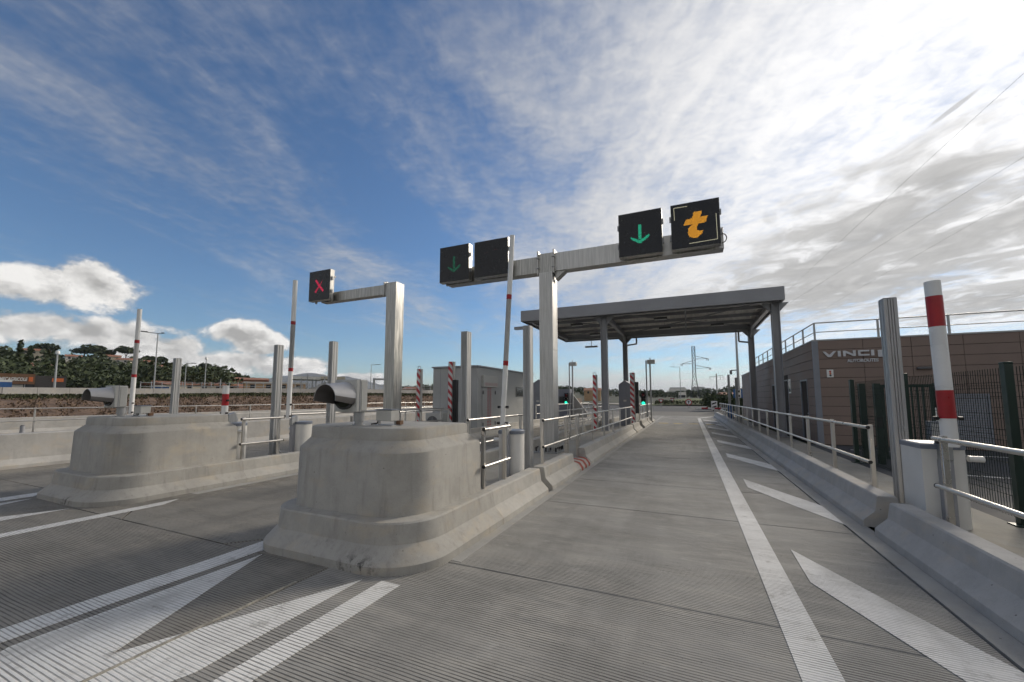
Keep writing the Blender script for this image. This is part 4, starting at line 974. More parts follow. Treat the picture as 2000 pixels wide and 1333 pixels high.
n = 6
for i in range(len(azs) - 1):
    for j in range(n - 1): fs.append((i * n + j, (i + 1) * n + j, (i + 1) * n + j + 1, i * n + j + 1))
bank = raw('earth_bank', vs, fs, 'earth'); tag(bank, 'brown earth bank across the carriageway at the left', 'bank', None, 'structure')
for p in bank.data.polygons: p.use_smooth = True
def blades(name, pts, h, w, mat, label, cat):
    V, F = [], []
    for p in pts:
        hh = h * random.uniform(.5, 1.3); a = random.uniform(0, math.pi); ww = w * random.uniform(.6, 1.4); lx, ly = random.uniform(-.5, .5) * hh, random.uniform(-.5, .5) * hh
        o = len(V); c, s_ = math.cos(a) * ww, math.sin(a) * ww
        V += [(p[0] - c, p[1] - s_, p[2] - .03), (p[0] + c, p[1] + s_, p[2] - .03), (p[0] + c * .5 + lx, p[1] + s_ * .5 + ly, p[2] + hh), (p[0] - c * .5 + lx, p[1] - s_ * .5 + ly, p[2] + hh)]
        F.append((o, o + 1, o + 2, o + 3))
    return tag(raw(name, V, F, mat), label, cat, None, 'stuff')
def bank_pt(a, q):
    f, td, tz = lerp(FOOT, a), lerp(TOPD, a), lerp(TOPZ, a); return polar(a, f + (td - f) * q, -.1 + (tz + .1) * sstep(q))
def pick(lo, hi): return [bank_pt(random.uniform(-90, -15), random.uniform(lo, hi)) for _ in range(3600)]
blades('dry_grass', pick(.0, .8) + pick(.0, .8) + pick(.0, .8) + pick(.2, .9), .10, .06, 'dry', 'dry brown grass covering the earth bank', 'grass')
blades('green_grass', pick(.78, 1.06) + pick(.88, 1.06), .17, .08, 'grassb', 'greener grass along the top of the earth bank', 'grass')
# hill
RIDGE = [(-110, 22), (-80, 21), (-76, 21), (-72.4, 19), (-70.7, 21), (-67.7, 19.5), (-66, 18), (-64.4, 14), (-61.7, 15.5), (-59.3, 11.5), (-56.7, 7.5), (-53.5, 5), (-50, 4.2), (-42, 4), (-35.6, 11), (-31, 8), (-24, 7), (-16.6, 9.5), (-10, 6), (-3.4, 4), (0, 3), (6, 4.5), (22, 7)]
RD = [(-110, 320), (-60, 360), (-50, 380), (-42, 440), (-36, 480), (-16, 480), (-3, 480), (2, 420), (6, 300), (22, 260)]
def ground_z(a, D):
    td = lerp(TOPD, a) if a < -14 else 135; base_ = lerp(TOPZ, a) if a < -14 else .15; rd = lerp(RD, a)
    return base_ + (lerp(RIDGE, a) - base_) * sstep((D - max(120, td + 25)) / (rd - max(120, td + 25)))
vs, fs = [], []; azs = [-110 + i * 1.0 for i in range(133)]; n = 16
for a in azs:
    d0 = (lerp(TOPD, a) + 2.4) if a < -14 else 130; rd = lerp(RD, a)
    for j in range(n):
        D = d0 + (rd * 1.25 - d0) * j / (n - 1); z = ground_z(a, min(D, rd)) - max(0, D - rd) * .06; vs.append(polar(a, D, z)[:])
for i in range(len(azs) - 1):
    for j in range(n - 1): fs.append((i * n + j, (i + 1) * n + j, (i + 1) * n + j + 1, i * n + j + 1))
hill = raw('wooded_hill', vs, fs, 'hillg'); tag(hill, 'dark wooded hillside behind the toll plaza', 'hill', None, 'structure')
for p in hill.data.polygons: p.use_smooth = True
# far mountains
def ridge(name, tab, D, label, depth=900):
    V, F = [], []; a0, a1 = tab[0][0], tab[-1][0]; n = 90
    for i in range(n + 1):
        a = a0 + (a1 - a0) * i / n; z = lerp(tab, a); z = max(-5, z + (random.uniform(-1, 1) * D * .0006 if 0 < i < n else 0))
        V += [polar(a, D - depth, -5)[:], polar(a, D - depth * .5, z * .45 + random.uniform(-1, 1) * D * .001)[:], polar(a, D, z)[:], polar(a, D + depth, -5)[:]]
    for i in range(n):
        for j in range(3): F.append((4 * i + j, 4 * i + 4 + j, 4 * i + 5 + j, 4 * i + 1 + j))
    o = raw(name, V, F, 'rock'); tag(o, label, 'mountain', None, 'structure')
    for p in o.data.polygons: p.use_smooth = True
ridge('mountain', [(-62, 40), (-58, 110), (-55.5, 150), (-53.5, 172), (-51.3, 200), (-50, 196), (-48.2, 172), (-46.5, 180), (-44.5, 150), (-42.4, 116), (-38, 95), (-33, 125), (-31, 122), (-26, 90), (-18, 70), (-10, 40)], 3500, 'hazy blue mountain ridge behind the second toll plaza')
# ---- trees
def crown_pts(V, F, c, rx, ry, rz, n, size, flat=0.):
    for _ in range(n):
        while True:
            x, y, z = random.uniform(-1, 1), random.uniform(-1, 1), random.uniform(-1, 1); r2 = x * x + y * y + z * z
            if .22 < r2 < 1 and random.random() < r2 ** .5: break
        if flat and z < 0: z *= flat
        s = size * random.uniform(.55, 1.25); p = Vector((c[0] + x * rx, c[1] + y * ry, c[2] + z * rz))
        a = Vector((random.gauss(0, 1), random.gauss(0, 1), random.gauss(0, 1))).normalized(); b = a.orthogonal().normalized(); q = a.cross(b)
        o = len(V); V += [(p - b * s - q * s * .6)[:], (p + b * s - q * s * .7)[:], (p + b * s * .8 + q * s * .6)[:], (p - b * s * .7 + q * s * .7)[:]]; F.append((o, o + 1, o + 2, o + 3))
HOUSES = [(-74.39, 300, 24.6, 'wall_cream'), (-71.91, 300, 22.7, 'wall_white'), (-69.18, 305, 24.1, 'wall_cream'), (-68.56, 290, 21.6, 'wall_white'), (-68.76, 270, 18.2, 'wall_white'), (-74.48, 270, 16.2, 'wall_white'), (-74.05, 260, 15.0, 'wall_cream'), (-74.57, 240, 12.8, 'wall_cream'), (-74.72, 220, 10.2, 'wall_white'), (-73.19, 250, 13.4, 'wall_cream'), (-70.44, 200, 8.7, 'wall_ochre'), (-70.78, 170, 6.3, 'wall_ochre'), (-69.87, 180, 7.0, 'wall_cream'), (-66.47, 280, 15.7, 'wall_cream'), (-67.26, 290, 19.1, 'wall_white'), (-66.24, 310, 22.4, 'wall_cream'), (-64.97, 320, 20.6, 'wall_white'), (-62.86, 330, 19.8, 'wall_cream'), (-61.76, 340, 19.6, 'wall_cream'), (-63.51, 320, 17.5, 'wall_white'), (-38.4, 200, 6.0, 'wall_ochre'), (-37.3, 215, 6.2, 'wall_cream'), (-12.5, 190, 5.2, 'wall_ochre')]
def mass(name, n, mat, label, arange, dlo, dhi, size=1.15, tall=(4.0, 8.0), nq=34):
    V, F = [], []
    for _ in range(n):
        a = random.uniform(*arange); rd = lerp(RD, a); d0 = (lerp(TOPD, a) if a < -14 else 140); D = d0 + (rd - d0) * random.uniform(dlo, dhi) ** .8
        if any(abs(a - h[0]) < 1.0 and h[1] - 16 < D < h[1] + 6 for h in HOUSES): continue
        if a < -14 and D < 108: continue
        if a > -60:
            if D < 290: continue
        z = ground_z(a, D); h = random.uniform(*tall) * (.75 if a > -60 else 1); p = polar(a, D); r = h * random.uniform(.42, .7)
        near = D < 210; crown_pts(V, F, (p.x, p.y, z + h * .55), r, r, h * .5, nq * 5 if near else int(nq * 1.4), size * h / 7 * (.32 if near else .7))
    return tag(raw(name, V, F, mat), label, 'wood', None, 'stuff')
mass('pine_wood', 2100, 'leaf', 'mass of dark pine trees covering the hillside', (-100, 14), .12, 1.0)
mass('olive_wood', 420, 'leaf2', 'lighter olive green trees and scrub low on the hillside', (-100, 12), .1, .8, tall=(3, 6))
mass('autumn_scrub', 130, 'leaf3', 'russet autumn scrub among the trees at the foot of the hill', (-80, 12), .08, .45, tall=(2.5, 4.5))
def umbrella_pine(a, D, h, w, label):
    z = ground_z(a, D); p = polar(a, D, z)
    t = thing('umbrella_pine', p, label, 'tree', 'umbrella pines on the ridge')
    lean = random.uniform(-.6, .6)
    obj('trunk', MB().cyl(p, p + Vector((lean, 0, h * .72)), .35, .2, n=7).cyl(p + Vector((lean, 0, h * .62)), p + Vector((lean + w * .5, 0, h * .85)), .16, .07, n=5).cyl(p + Vector((lean, 0, h * .6)), p + Vector((lean - w * .5, .3, h * .84)), .16, .07, n=5), 'bark', t)
    V, F = [], []
    for q in range(5): crown_pts(V, F, (p.x + lean + random.uniform(-.55, .55) * w, p.y + random.uniform(-.4, .4) * w, p.z + h * random.uniform(.80, .92)), w * .52, w * .5, h * .19, 110, .62, .6)
    o = raw('crown', [(x - p.x, y - p.y, zz - p.z) for x, y, zz in V], F, 'leaf', t)
PINES = [(-73.8, 330, 11, 6.5, 'on the ridge just right of the picture edge'), (-71.2, 332, 10, 6, 'above the white camera mast'), (-70.4, 330, 11, 7, 'on the ridge right of the camera mast'), (-69.5, 333, 9, 5.5, 'on the ridge between camera mast and tilted boom'), (-68.3, 335, 12, 7, 'standing alone on the ridge left of the boom'), (-66.7, 338, 9, 5, 'just right of the boom'), (-65.8, 340, 10, 6, 'between boom and double lamp'), (-64.9, 344, 9, 5, 'just right of the double lamp'), (-63.4, 352, 8, 4.5, 'small and alone left of the aluminium post'), (-61.9, 356, 10, 5.5, 'right of the aluminium post'), (-61.0, 358, 10, 6, 'second right of the aluminium post'), (-59.0, 366, 9, 5, 'low on the ridge above the red banded stub'), (-58.0, 368, 9, 5.5, 'low on the ridge right of the red banded stub'), (-56.9, 372, 9, 5, 'at the right end of the ridge')]
for a, D, h, w, l in PINES: umbrella_pine(a, D, h, w, 'dark umbrella pine ' + l)
def cypress(a, D, h, label):
    z = ground_z(a, D); p = polar(a, D, z); t = thing('cypress', p, label, 'tree', 'cypresses behind the shop')
    obj('trunk', MB().cyl(p, p + Vector((0, 0, h * .4)), .2, .12, n=6), 'bark', t)
    V, F = [], []
    for q in range(6): crown_pts(V, F, (p.x, p.y, p.z + h * (.12 + .15 * q)), 1.25 - .17 * q, 1.25 - .17 * q, h * .12, 45, .42)
    raw('crown', [(x - p.x, y - p.y, zz - p.z) for x, y, zz in V], F, 'leaf', t)
cypress(-75.2, 150, 13, 'tall dark cypress left of the shop roof'); cypress(-73.6, 140, 11, 'dark cypress right of the shop sign'); cypress(-74.6, 160, 12, 'middle one of the dark cypresses behind the shop')
# ---- houses
def house(a, D, z0, w, d, h, wall, label, roof=1.2, turn=0, cat='house', group='houses on the hillside', flat=False):
    t, o = far('house', a, D, z0, label, cat, group, turn)
    obj('wall', B(o, -w / 2, 0, -2, w / 2, d, h), wall, t, smooth=0)
    if flat: obj('roof', B(o, -w / 2 - .2, -.2, h, w / 2 + .2, d + .2, h + .25), 'wall_white', t, smooth=0)
    else: obj('roof', MB().extr([(o.x - w / 2 - .3, o.y - .35, o.z + h), (o.x - w / 2 - .3, o.y + d + .35, o.z + h), (o.x - w / 2 - .3, o.y + d / 2, o.z + h + roof)], (w + .6, 0, 0)), 'tile', t, smooth=0)
    n = max(2, int(w / 2.6))
    for i in range(n):
        x = -w / 2 + w * (i + .5) / n
        for zz in ((h * .55,) if h < 4 else (h * .18, h * .62)):
            wn = obj('window', B(o, x - .45, -.05, zz, x + .45, -.002, zz + 1.0), 'glass', t, smooth=0)
    return t
where = ['near the top left of the hill', 'high right of the camera mast', 'on the ridge left of the boom', 'just below the ridge left of the boom', 'mid slope left of the boom', 'mid slope above the shop, left one', 'mid slope above the shop, right one', 'lower slope above the shop', 'lowest above the shop roof', 'right of the camera mast base', 'with ochre walls above the signal cowl, right one', 'with ochre walls above the signal cowl, left one', 'cream one just above the signal cowl housing', 'mid slope right of the boom', 'high right of the boom', 'on the ridge right of the boom', 'left of the double lamp top', 'on the slope right of the aluminium post', 'farthest right on the ridge', 'below the ridge behind the aluminium post', 'with ochre walls between gantry column and booth', 'cream one between striped bar and booth', 'with ochre walls beyond the second island kiosk']
for i, (a, D, zt, wl) in enumerate(HOUSES):
    fl = i in (4, 8, 13, 17); h = random.uniform(2.6, 3.8); w = random.uniform(5.5, 8.5)
    house(a, D, zt - h, w, 7, h, wl, 'small house ' + where[i], turn=random.uniform(-25, 25), flat=fl)
house(-61.65, 108, 1.9, 13, 14, 2.5, 'wall_cream', 'long low house with shallow tiled roof left of the red banded stub', roof=.9, turn=22, group='houses on the plain')
house(-59.0, 118, 1.9, 8, 8, 1.9, 'wall_ochre', 'ochre house with terracotta roof behind the red banded stub', roof=1.0, turn=-12, group='houses on the plain')
house(-57.6, 122, 1.9, 6.5, 8, 2.2, 'wall_cream', 'cream gabled house right of the red banded stub', roof=1.2, turn=35, group='houses on the plain')
house(-57.1, 150, 2.2, 9, 8, 5.2, 'tile', 'taller brick red building left of the second boom', roof=.8, turn=8, group='houses on the plain')
house(-54.6, 105, 2.0, 12, 8, 3.0, 'wall_ochre', 'wide ochre flat building behind the left ramp wall', flat=True, turn=5, group='houses on the plain')
# ---- shop
t, o = far('shop', -75.0, 95, 1.75, 'dark flat roofed shop with brown lettered sign band at the left edge', 'shop')
obj('wall', B(o, 1.4, 0, -.5, 4.6, 8, 3.35), 'shop', t, smooth=0)
obj('glazed_hall', B(o, -9, .3, -.5, 1.39, 8, 2.2), 'glass', t, smooth=0)
sb = obj('sign_band', B(o, -9, -.1, 2.0, 1.39, 8, 3.55), 'timber', t, smooth=0)
for i in range(7): obj('mullion', B(o, -8.6 + i * 1.5, .24, -.5, -8.5 + i * 1.5, .299, 2.0), 'galv', t, smooth=0)
for i in range(6): obj('window_blind', B(o, -8.4 + i * 1.5, .26, .7, -7.2 + i * 1.5, .29, 1.9), 'wall_white', t, smooth=0)
me = text_mesh('MECAGRICOLE', .68, .03, .02, .15); me.materials.append(X['white'])
q = bpy.data.objects.new('lettering', me); col.objects.link(q); q.parent = sb; ORG[q.name] = o; q.rotation_euler = (R(90), 0, 0); ww = max(v_.co.x for v_ in me.vertices)
q.scale = (2.6 / ww, 1, 1); q.location = (-1.95, -.14, 2.5)
obj('orange_badge', B(o, .78, -.14, 2.4, 1.2, -.101, 3.1), 'orange', sb, smooth=0)
obj('orange_badge', B(o, 3.1, -.05, 2.45, 4.3, -.002, 3.0), 'orange', t, smooth=0)
t, o = far('blue_sign_panel', -76.1, 88, 1.7, 'blue roadside panel at the left edge before the shop', 'sign')
obj('panel', B(o, -1.6, 0, .2, 1.0, .1, 2.15), 'blue', t, smooth=0); obj('header', B(o, -1.6, -.02, 2.152, 1.0, .12, 2.45), 'white', t, smooth=0); obj('mark', B(o, .1, -.03, 1.2, .8, -.002, 1.35), 'white', t, smooth=0)
for x in (-1.4, .9): obj('leg', B(o, x - .05, .02, -.1, x + .05, .08, .2), 'galv', t, smooth=0)
t, o = far('blue_cabin', -65.45, 64, 1.85, 'blue portable cabin with pale roof beside the double lamp', 'cabin')
obj('body', B(o, -.85, 0, -.1, .85, 1.6, 1.15), 'blue', t, bevel=.03); obj('roof', MB().extr([(o.x - .9, o.y - .05, o.z + 1.15), (o.x + .9, o.y - .05, o.z + 1.15), (o.x + .5, o.y - .05, o.z + 1.32), (o.x - .5, o.y - .05, o.z + 1.32)], (0, 1.7, 0)), 'wall_white', t, smooth=0)
obj('door', B(o, -.1, -.03, .0, .55, -.002, 1.05), 'blue', t, smooth=0)
# ---- parapet wall along the bank top, railing posts above it
t = thing('parapet_wall', polar(-60, 53, 1.9), 'long pale concrete parapet along the top of the earth bank', 'wall')
A = [-100 + i * 2.0 for i in range(42)]; P0 = [polar(a, lerp(TOPD, a) + 2.6, lerp(TOPZ, a) - .3) for a in A]
for i in range(len(A) - 1):
    m = MB(); p, q2 = P0[i], P0[i + 1]; h = 1.0; d = (q2 - p).normalized(); p = p + d * .02
    nn_ = Vector((d.y, -d.x, 0)) * .15; m.loft([[p - nn_, p + nn_, p + nn_ * .6 + Vector((0, 0, h)), p - nn_ * .6 + Vector((0, 0, h))], [q2 - nn_, q2 + nn_, q2 + nn_ * .6 + Vector((0, 0, h)), q2 - nn_ * .6 + Vector((0, 0, h))]]); obj('wall_block', m, 'barrier_grey', t, smooth=0)
t = thing('parapet_fence', polar(-58, 56, 2), 'thin metal fence along the top of the pale parapet', 'fence')
for i in range(60):
    a = -67 + i * .85; p = polar(a, lerp(TOPD, a) + 3.2, lerp(TOPZ, a) - .1); obj('post', MB().bar(p, p + Vector((0, 0, 1.45)), .05, .05), 'galv', t, smooth=0)
for z in (1.0, 1.35): obj('rail', MB().tube([polar(-67 + i * .85, lerp(TOPD, -67 + i * .85) + 3.15, lerp(TOPZ, -67 + i * .85) - .1 + z) for i in range(60)], .03, 4), 'galv', t)
# ---- lamp posts and masts
def lamp(a, D, z0, h, label, arms=(1.8,), r=.09, cam_=False):
    p = polar(a, D, z0); t = thing('street_lamp', p, label, 'street lamp', 'street lamps and masts'); t.rotation_euler = (0, 0, R(-a))
    obj('pole', MB().cyl(p, p + Vector((0, 0, h)), r, r * .55, n=8), 'galv', t)
    for x in arms:
        obj('arm', MB().cyl(p + Vector((0, 0, h - .05)), p + Vector((x * .6, 0, h + .02)), .04, n=6), 'galv', t)
        obj('lamp_head', MB().box(p.x + min(x * .45, x), p.y - .14, p.z + h, p.x + max(x * .45, x), p.y + .14, p.z + h + .1), 'grey_soft', t, bevel=.03)
    if cam_: obj('camera_dome', MB().cyl(p + Vector((0, 0, h)), p + Vector((0, 0, h + .35)), .22, .16, n=10), 'white', t)
    return t
lamp(-65.95, 60, 0, 9.0, 'tall double headed street lamp right of the tilted boom', (-1.9, .55))
lamp(-72.95, 70, 1.7, 5.1, 'white camera mast above the signal cowl', (), .13, True)
lamp(-61.65, 80, 1.8, 6.0, 'slim mast right of the aluminium post', (), .1, True)
lamp(-60.2, 80, 1.8, 2.9, 'short mast left of the red banded stub', (), .12)
lamp(-63.4, 76, 1.8, 5.0, 'lamp half hidden behind the aluminium post', (1.2,))
lamp(-43.5, 90, 1.9, 6.9, 'single street lamp left of the red cross gantry column', (1.9,), .1)
lamp(-.95, 125, .1, 10.6, 'single street lamp beside the lattice pylon', (-2.7,), .12)
p_ = lamp(5.78, 45, .1, 8.4, 'tall tapered camera mast near the lane exit', (), .15)
pp = polar(5.78, 45, .1); obj('camera_arm', MB().cyl(pp + Vector((0, 0, 4.3)), pp + Vector((-.6, 0, 4.3)), .05, n=6).cyl(pp + Vector((-.6, 0, 4.3)), pp + Vector((-.6, 0, 3.9)), .11, n=8), 'grey_soft', p_)
t, o = far('utility_pole', 3.36, 160, .2, 'concrete utility pole with crossarm right of the lattice pylon', 'utility pole')
obj('pole', MB().cyl(o, o + Vector((0, 0, 10.2)), .32, .18, n=8), 'boxlid', t); obj('crossarm', MB().bar(o + Vector((-2.2, 0, 9.0)), o + Vector((2.2, 0, 9.6)), .15, .15), 'galv', t, smooth=0)
for x in (-2.1, 1.2, 2.1): obj('insulator', MB().cyl(o + Vector((x, 0, 9.3)), o + Vector((x, 0, 7.9)), .06, n=6), 'grey_soft', t)
# ---- second toll plaza at the left
t, o = far('far_canopy', -49.8, 85, 2.0, 'pale canopy of the far toll plaza above the silver cowl', 'canopy')
obj('roof', B(o, -5.0, 0, 3.2, 0.2, 6, 3.75), 'deck', t, smooth=0); obj('roof', B(o, .21, .2, 3.3, 4.6, 6, 3.85), 'wall_cream', t, smooth=0)
for x in (-1.2, -.6, .5): obj('post', B(o, x - .12, 1, -1, x + .12, 1.2, 3.2), 'galv', t, smooth=0)
for i, (a, D, w, h, sgn, l) in enumerate(((-54.1, 74, 5.4, 1.9, 1, 'pale triangular ramp wall left of the second boom'), (-50.9, 74, 5.0, 2.7, 1, 'pale triangular ramp wall right of the second boom'))):
    t, o = far('ramp_wall', a, D, 1.6, l, 'wall'); obj('body', MB().extr([(o.x - w / 2, o.y, o.z), (o.x + w / 2, o.y, o.z), (o.x + w / 2, o.y, o.z + h), (o.x - w / 2, o.y, o.z + .3)], (0, .4, 0)), 'barrier_grey', t, smooth=0)
    obj('coping', MB().extr([(o.x - w / 2, o.y - .03, o.z + .3), (o.x + w / 2, o.y - .03, o.z + h), (o.x + w / 2, o.y - .03, o.z + h + .1), (o.x - w / 2, o.y - .03, o.z + .4)], (0, .46, 0)), 'clad', t, smooth=0)
for i, (a, h, l) in enumerate(((-52.9, 3.6, 'first'), (-51.9, 3.2, 'second'), (-51.2, 3.9, 'third'), (-49.2, 3.5, 'fourth'))):
    t, o = far('aluminium_post', a, 78, 1.8, 'slim far post at the far toll plaza, %s from the left' % l, 'post', 'posts of the far toll plaza'); obj('profile', B(o, -.09, 0, 0, .09, .18, h), 'alu_dull', t, smooth=0); obj('top_cap', B(o, -.1, -.01, h, .1, .19, h + .05), 'grey', t, smooth=0)
t, o = far('far_gantry', -42.6, 92, 2.0, 'small grey portal gantry left of the red cross gantry column', 'sign gantry')
obj('column', B(o, -1.0, 0, 0, -.55, .4, 4.0), 'alu_dull', t, smooth=0); obj('beam', B(o, -.549, .05, 3.6, 4.5, .35, 3.98), 'alu_dull', t, smooth=0)
# ---- right hand distance
t = thing('lattice_pylon', (4.0, 290, 0), 'tall lattice electricity pylon above the lane exit', 'pylon')
def pyl(z): return 2.9 - 2.0 * min(1, z / 16) if z < 16 else .95
lv = [0, 6, 11, 16, 19.5, 23, 26.5, 30, 33, 36]; x0p, y0p = 4.0, 290
for sx in (-1, 1):
    for sy in (-1, 1):
        obj('leg', MB().tube([(x0p + sx * pyl(z), y0p + sy * pyl(z), z) for z in lv], .27, 4), 'pylon', t)
m = MB()
for za, zb in zip(lv, lv[1:]):
    a, b = pyl(za), pyl(zb)
    for sy in (-1, 1):
        m.cyl((x0p - a, y0p + sy * a, za), (x0p + b, y0p + sy * b, zb), .11, n=4); m.cyl((x0p + a, y0p + sy * a, za), (x0p - b, y0p + sy * b, zb), .11, n=4); m.cyl((x0p - b, y0p + sy * b, zb), (x0p + b, y0p + sy * b, zb), .10, n=4)
lt = obj('lattice', m, 'pylon', t); lt['kind'] = 'stuff'
ARM = [(27.6, 8.4, 1), (24.6, -7.4, -1), (21.4, 9.6, 1)]
for z, x, s in ARM:
    obj('arm', MB().cyl((x0p + s * .9, y0p, z + 1.9), (x0p + x, y0p, z), .17, n=4).cyl((x0p + s * .9, y0p, z), (x0p + x, y0p, z), .17, n=4), 'pylon', t)
    obj('insulator', MB().cyl((x0p + x - .5, y0p, z), (x0p + x - .5, y0p, z - 1.3), .2, n=6), 'pylon', t); obj('insulator', MB().cyl((x0p + x + .3, y0p, z), (x0p + x + .3, y0p, z - 1.3), .2, n=6), 'pylon', t)
for i, (st, en, l) in enumerate((((12.4, 290, 27.2), (21.41, 48.56, 24.), 'upper'), ((-3.4, 290, 24.2), (28.51, 56.93, 24.), 'middle'), ((13.6, 290, 21.), (34.2, 66.04, 24.), 'lower'))):
    a, b = Vector(st), Vector(en); e = b + (b - a) * .12; pts = []
    for j in range(25):
        f = j / 24; q = a.lerp(e, f); q.z -= 5.0 * 4 * f * (1 - f) * max(0, (.92 - f)) ; pts.append(q[:])
    tag(obj('power_line', MB().tube(pts, .010, 5), 'black'), 'thin %s power line running from the lattice pylon to the upper right' % l, 'power line', 'power lines')
t, o = far('motorway_gantry', -1.15, 420, 1.0, 'distant motorway portal sign beyond the lane exit', 'sign gantry')
obj('leg', B(o, -10.5, 0, 0, -9.6, 1, 8), 'wall_white', t, smooth=0); obj('leg', B(o, 10.2, 0, 0, 11.1, 1, 8), 'wall_white', t, smooth=0); obj('beam', B(o, -9.59, 0, 7, 10.19, 1, 8), 'wall_white', t, smooth=0); obj('sign', B(o, -6, -.3, 5.2, 8, -.02, 7.2), 'clad', t, smooth=0)
for i, (a, w, h, l) in enumerate(((-1.3, 34, 14, 'wide white'), (-.4, 22, 10, 'lower grey'), (1.2, 26, 15, 'right hand grey'), (2.0, 22, 12, 'rightmost grey'))):
    t, o = far('far_block', a, 900, 8, l + ' block of flats on the far skyline', 'building', 'blocks on the skyline'); obj('wall', B(o, -w / 2, 0, -9, w / 2, 15, h), 'wall_white' if i == 0 else 'clad', t, smooth=0); obj('roof', B(o, -w / 2 + 2, 2, h, w / 2 - 2, 10, h + 2), 'clad', t, smooth=0)
vs, fs = [], []; nx, ny = 24, 8
for i in range(nx + 1):
    for j in range(ny + 1):
        x = -10 + 20 * i / nx; y = 92 + 26 * j / ny; f = max(0, 1 - ((x - 1.5) / 11) ** 2); vs.append((x, y, -.1 + 1.35 * f * math.sin(math.pi * j / ny) ** .8 + .35 * f))
for i in range(nx):
    for j in range(ny): fs.append((i * (ny + 1) + j, (i + 1) * (ny + 1) + j, (i + 1) * (ny + 1) + j + 1, i * (ny + 1) + j + 1))
md = raw('grass_mound', vs, fs, 'grass'); tag(md, 'green grass mound beyond the lane exit', 'mound', None, 'structure')
for p in md.data.polygons: p.use_smooth = True
blades('mound_grass', [(random.uniform(-7, 9), random.uniform(92, 104), random.uniform(.3, .9)) for _ in range(1500)], .35, .1, 'grassb', 'green grass blades on the mound beyond the lane exit', 'grass')
def road_sign(a, D, z0, kind, label, h=.9):
    t, o = far('road_sign', a, D, z0, label, 'road sign', 'road signs beyond the lane exit')
    obj('post', MB().cyl(o, o + Vector((0, .04, h)), .04, n=6), 'galv', t)
    if kind == 'round':
        obj('disc', MB().cyl(o + Vector((0, 0, h)), o + Vector((0, -.03, h)), .50, n=28), 'red', t); obj('field', MB().cyl(o + Vector((0, -.031, h)), o + Vector((0, -.04, h)), .36, n=28), 'white', t)
        obj('symbol', B(o, -.06, -.05, h - .22, .06, -.041, h + .22).box(o.x - .15, o.y - .05, o.z + h + .05, o.x + .15, o.y - .0415, o.z + h + .14), 'black', t, smooth=0)
    elif kind == 'yield':
        tri = lambda s, y: [(o.x - .45 * s, o.y + y, o.z + h + .28 * s), (o.x + .45 * s, o.y + y, o.z + h + .28 * s), (o.x, o.y + y, o.z + h - .48 * s)]
        obj('triangle', MB().extr(tri(1, 0), (0, -.03, 0)), 'red', t, smooth=0); obj('field', MB().extr(tri(.62, -.031), (0, -.01, 0)), 'white', t, smooth=0)
    elif kind == 'chevron':
        obj('board', B(o, -.28, 0, h - .45, .28, .04, h + .45), 'white', t, bevel=.02)
        for q in (-.30, .06): obj('chevron', MB().extr([(o.x - .22, o.y - .012, o.z + h + q), (o.x + .2, o.y - .012, o.z + h + q + .16), (o.x + .2, o.y - .012, o.z + h + q + .30), (o.x - .22, o.y - .012, o.z + h + q + .14)], (0, .01, 0)), 'black', t, smooth=0)
    elif kind == 'blue':
        obj('board', B(o, -.42, 0, h - .38, .42, .05, h + .38), 'blue', t, bevel=.03); obj('stripe', B(o, -.18, -.012, h - .36, .18, -.001, h + .36), 'white', t, smooth=0); obj('pictogram', B(o, -.1, -.02, h - .3, .1, -.013, h - .1).box(o.x - .1, o.y - .02, o.z + h + .1, o.x + .1, o.y - .013, o.z + h + .3), 'black', t, smooth=0)
    return t
road_sign(-.02, 70, -.1, 'round', 'round red bordered road sign beyond the lane exit', 1.1)
road_sign(-3.42, 75, -.1, 'yield', 'red and white yield triangle left of the round sign', 1.3)
road_sign(-2.0, 95, -.1, 'yield', 'smaller yield triangle between traffic light and round sign', 1.4)
road_sign(2.97, 46, -.05, 'chevron', 'white board with black chevrons at the lane exit', .95)
road_sign(5.75, 41, .1, 'blue', 'blue sign board beside the tall camera mast', 1.95)
def shrub(x, y, r, h, mat, label, z=.0):
    t = thing('shrub', (x, y, z), label, 'shrub', 'shrubs beyond the lane exit'); V, F = [], []
    obj('stem', MB().cyl((x, y, z), (x, y, z + h * .6), .06, .03, n=5).cyl((x, y, z + h * .2), (x + r * .5, y, z + h * .7), .04, .02, n=5), 'bark', t)
    for q in range(4): crown_pts(V, F, (random.uniform(-.5, .5) * r, random.uniform(-.4, .4) * r, h * random.uniform(.4, .7)), r * .7, r * .7, h * .38, 150, .16)
    raw('foliage', V, F, mat, t)
shrub(4.9, 43.0, 1.2, 1.9, 'leaf', 'dark shrub right of the far aluminium post'); shrub(6.4, 44.5, 1.3, 1.6, 'leaf2', 'olive shrub at the end of the brown annex'); shrub(4.3, 51, 1.5, 2.2, 'leaf', 'dark shrub left of the blue sign board'); shrub(2.9, 58, 1.6, 2.6, 'leaf', 'dark shrub behind the chevron board'); shrub(7.2, 56, 2.0, 2.6, 'leaf2', 'olive shrub behind the blue sign board'); shrub(3.8, 66, 2.0, 2.3, 'leaf2', 'low olive shrub farthest down the exit')
house(6.35, 66, .1, 4.2, 5, 1.7, 'wall_white', 'small white house behind the shrubs at the lane exit', roof=.7, turn=25, group='houses on the plain')
house(5.2, 72, .1, 3.4, 5, 1.6, 'wall_cream', 'small cream house left of the camera mast', roof=.7, turn=-20, group='houses on the plain')
t, o = far('lorry', -.75, 150, .1, 'white lorry on the motorway beyond the lane exit', 'lorry')
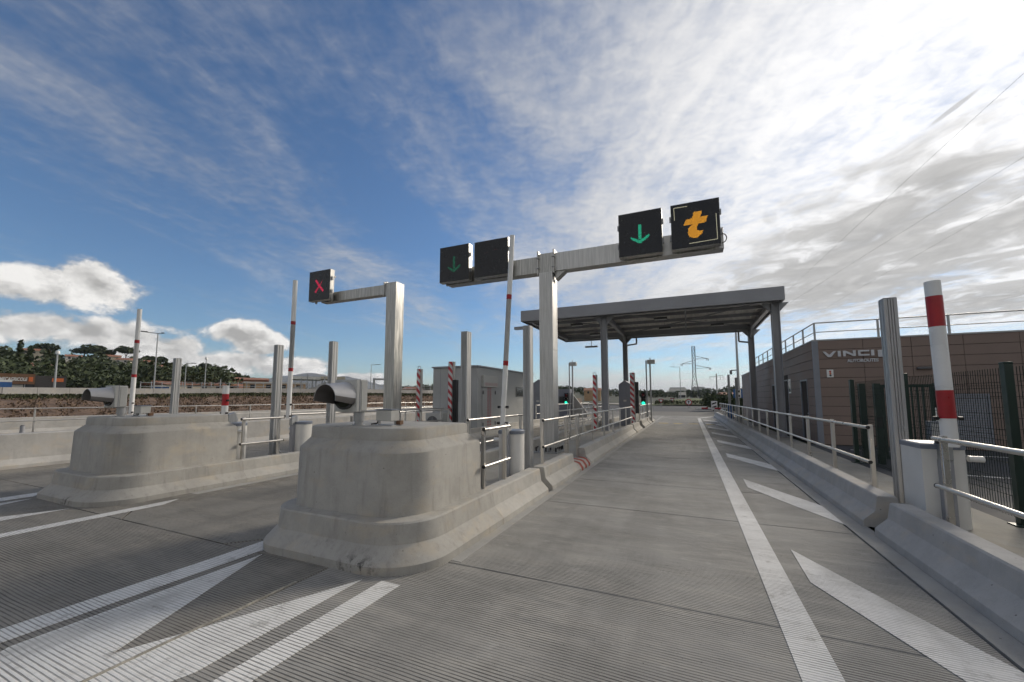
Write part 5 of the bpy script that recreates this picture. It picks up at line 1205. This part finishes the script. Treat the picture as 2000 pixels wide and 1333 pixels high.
obj('box', B(o, -1.2, .0, .9, 1.2, 6, 3.6), 'wall_white', t, bevel=.05); obj('cab', B(o, -1.15, -1.9, .6, 1.15, -.1, 2.9), 'wall_white', t, bevel=.15); obj('windscreen', B(o, -1.0, -1.93, 1.7, 1.0, -1.905, 2.6), 'glass', t, smooth=0)
for y in (-1.2, 4.6):
    for x in (-1.2, .95): obj('wheel', MB().cyl(o + Vector((x, y, .45)), o + Vector((x + .28, y, .45)), .45, n=14), 'black', t)

# ---- small things by the left barrier
for i, (x, y, h, l) in enumerate(((-16.2, 5.55, .75, 'taller brown dry weed behind the left barrier'), (-16.6, 7.1, .55, 'smaller dry weed behind the left barrier'))):
    t = thing('dry_weed', (x, y, -.03), l, 'weed', 'dry weeds behind the left barrier'); m = MB(); V, F = [], []
    for j in range(7):
        a = j * .9; e = Vector((x + .28 * math.cos(a) * h, y + .28 * math.sin(a) * h, h * random.uniform(.7, 1.05))); m.cyl((x, y, -.03), e, .008, .004, n=4)
        crown_pts(V, F, (e.x - x, e.y - y, e.z - .02), .10, .10, .12, 14, .04)
    obj('stem', m, 'bark', t); raw('leaves', V, F, 'leaf3', t)
t = thing('marker_post', (-22.5, 6.2, -.03), 'short grey marker post on the carriageway behind the left barrier', 'post')
obj('post', MB().cyl((-22.5, 6.2, -.03), (-22.5, 6.2, .62), .07, .06, n=10), 'grey', t); obj('cap', MB().cyl((-22.5, 6.2, .62), (-22.5, 6.2, .66), .065, .03, n=10), 'grey_soft', t)

# ================================================================== AIR
hm = bpy.data.materials.new('pale_air'); hm.use_nodes = True; hn = hm.node_tree; hn.nodes.clear()
pv = hn.nodes.new('ShaderNodeVolumePrincipled'); pv.inputs['Color'].default_value = (.80, .88, 1.0, 1); pv.inputs['Density'].default_value = .00010; pv.inputs['Anisotropy'].default_value = .2
ho = hn.nodes.new('ShaderNodeOutputMaterial'); hn.links.new(pv.outputs[0], ho.inputs['Volume'])
hz_o = obj('haze', MB().box(-6100, -500, -7, 6100, 9100, 215), hm, smooth=0); tag(hz_o, 'thin pale haze over the distant hills', 'haze', None, 'stuff')
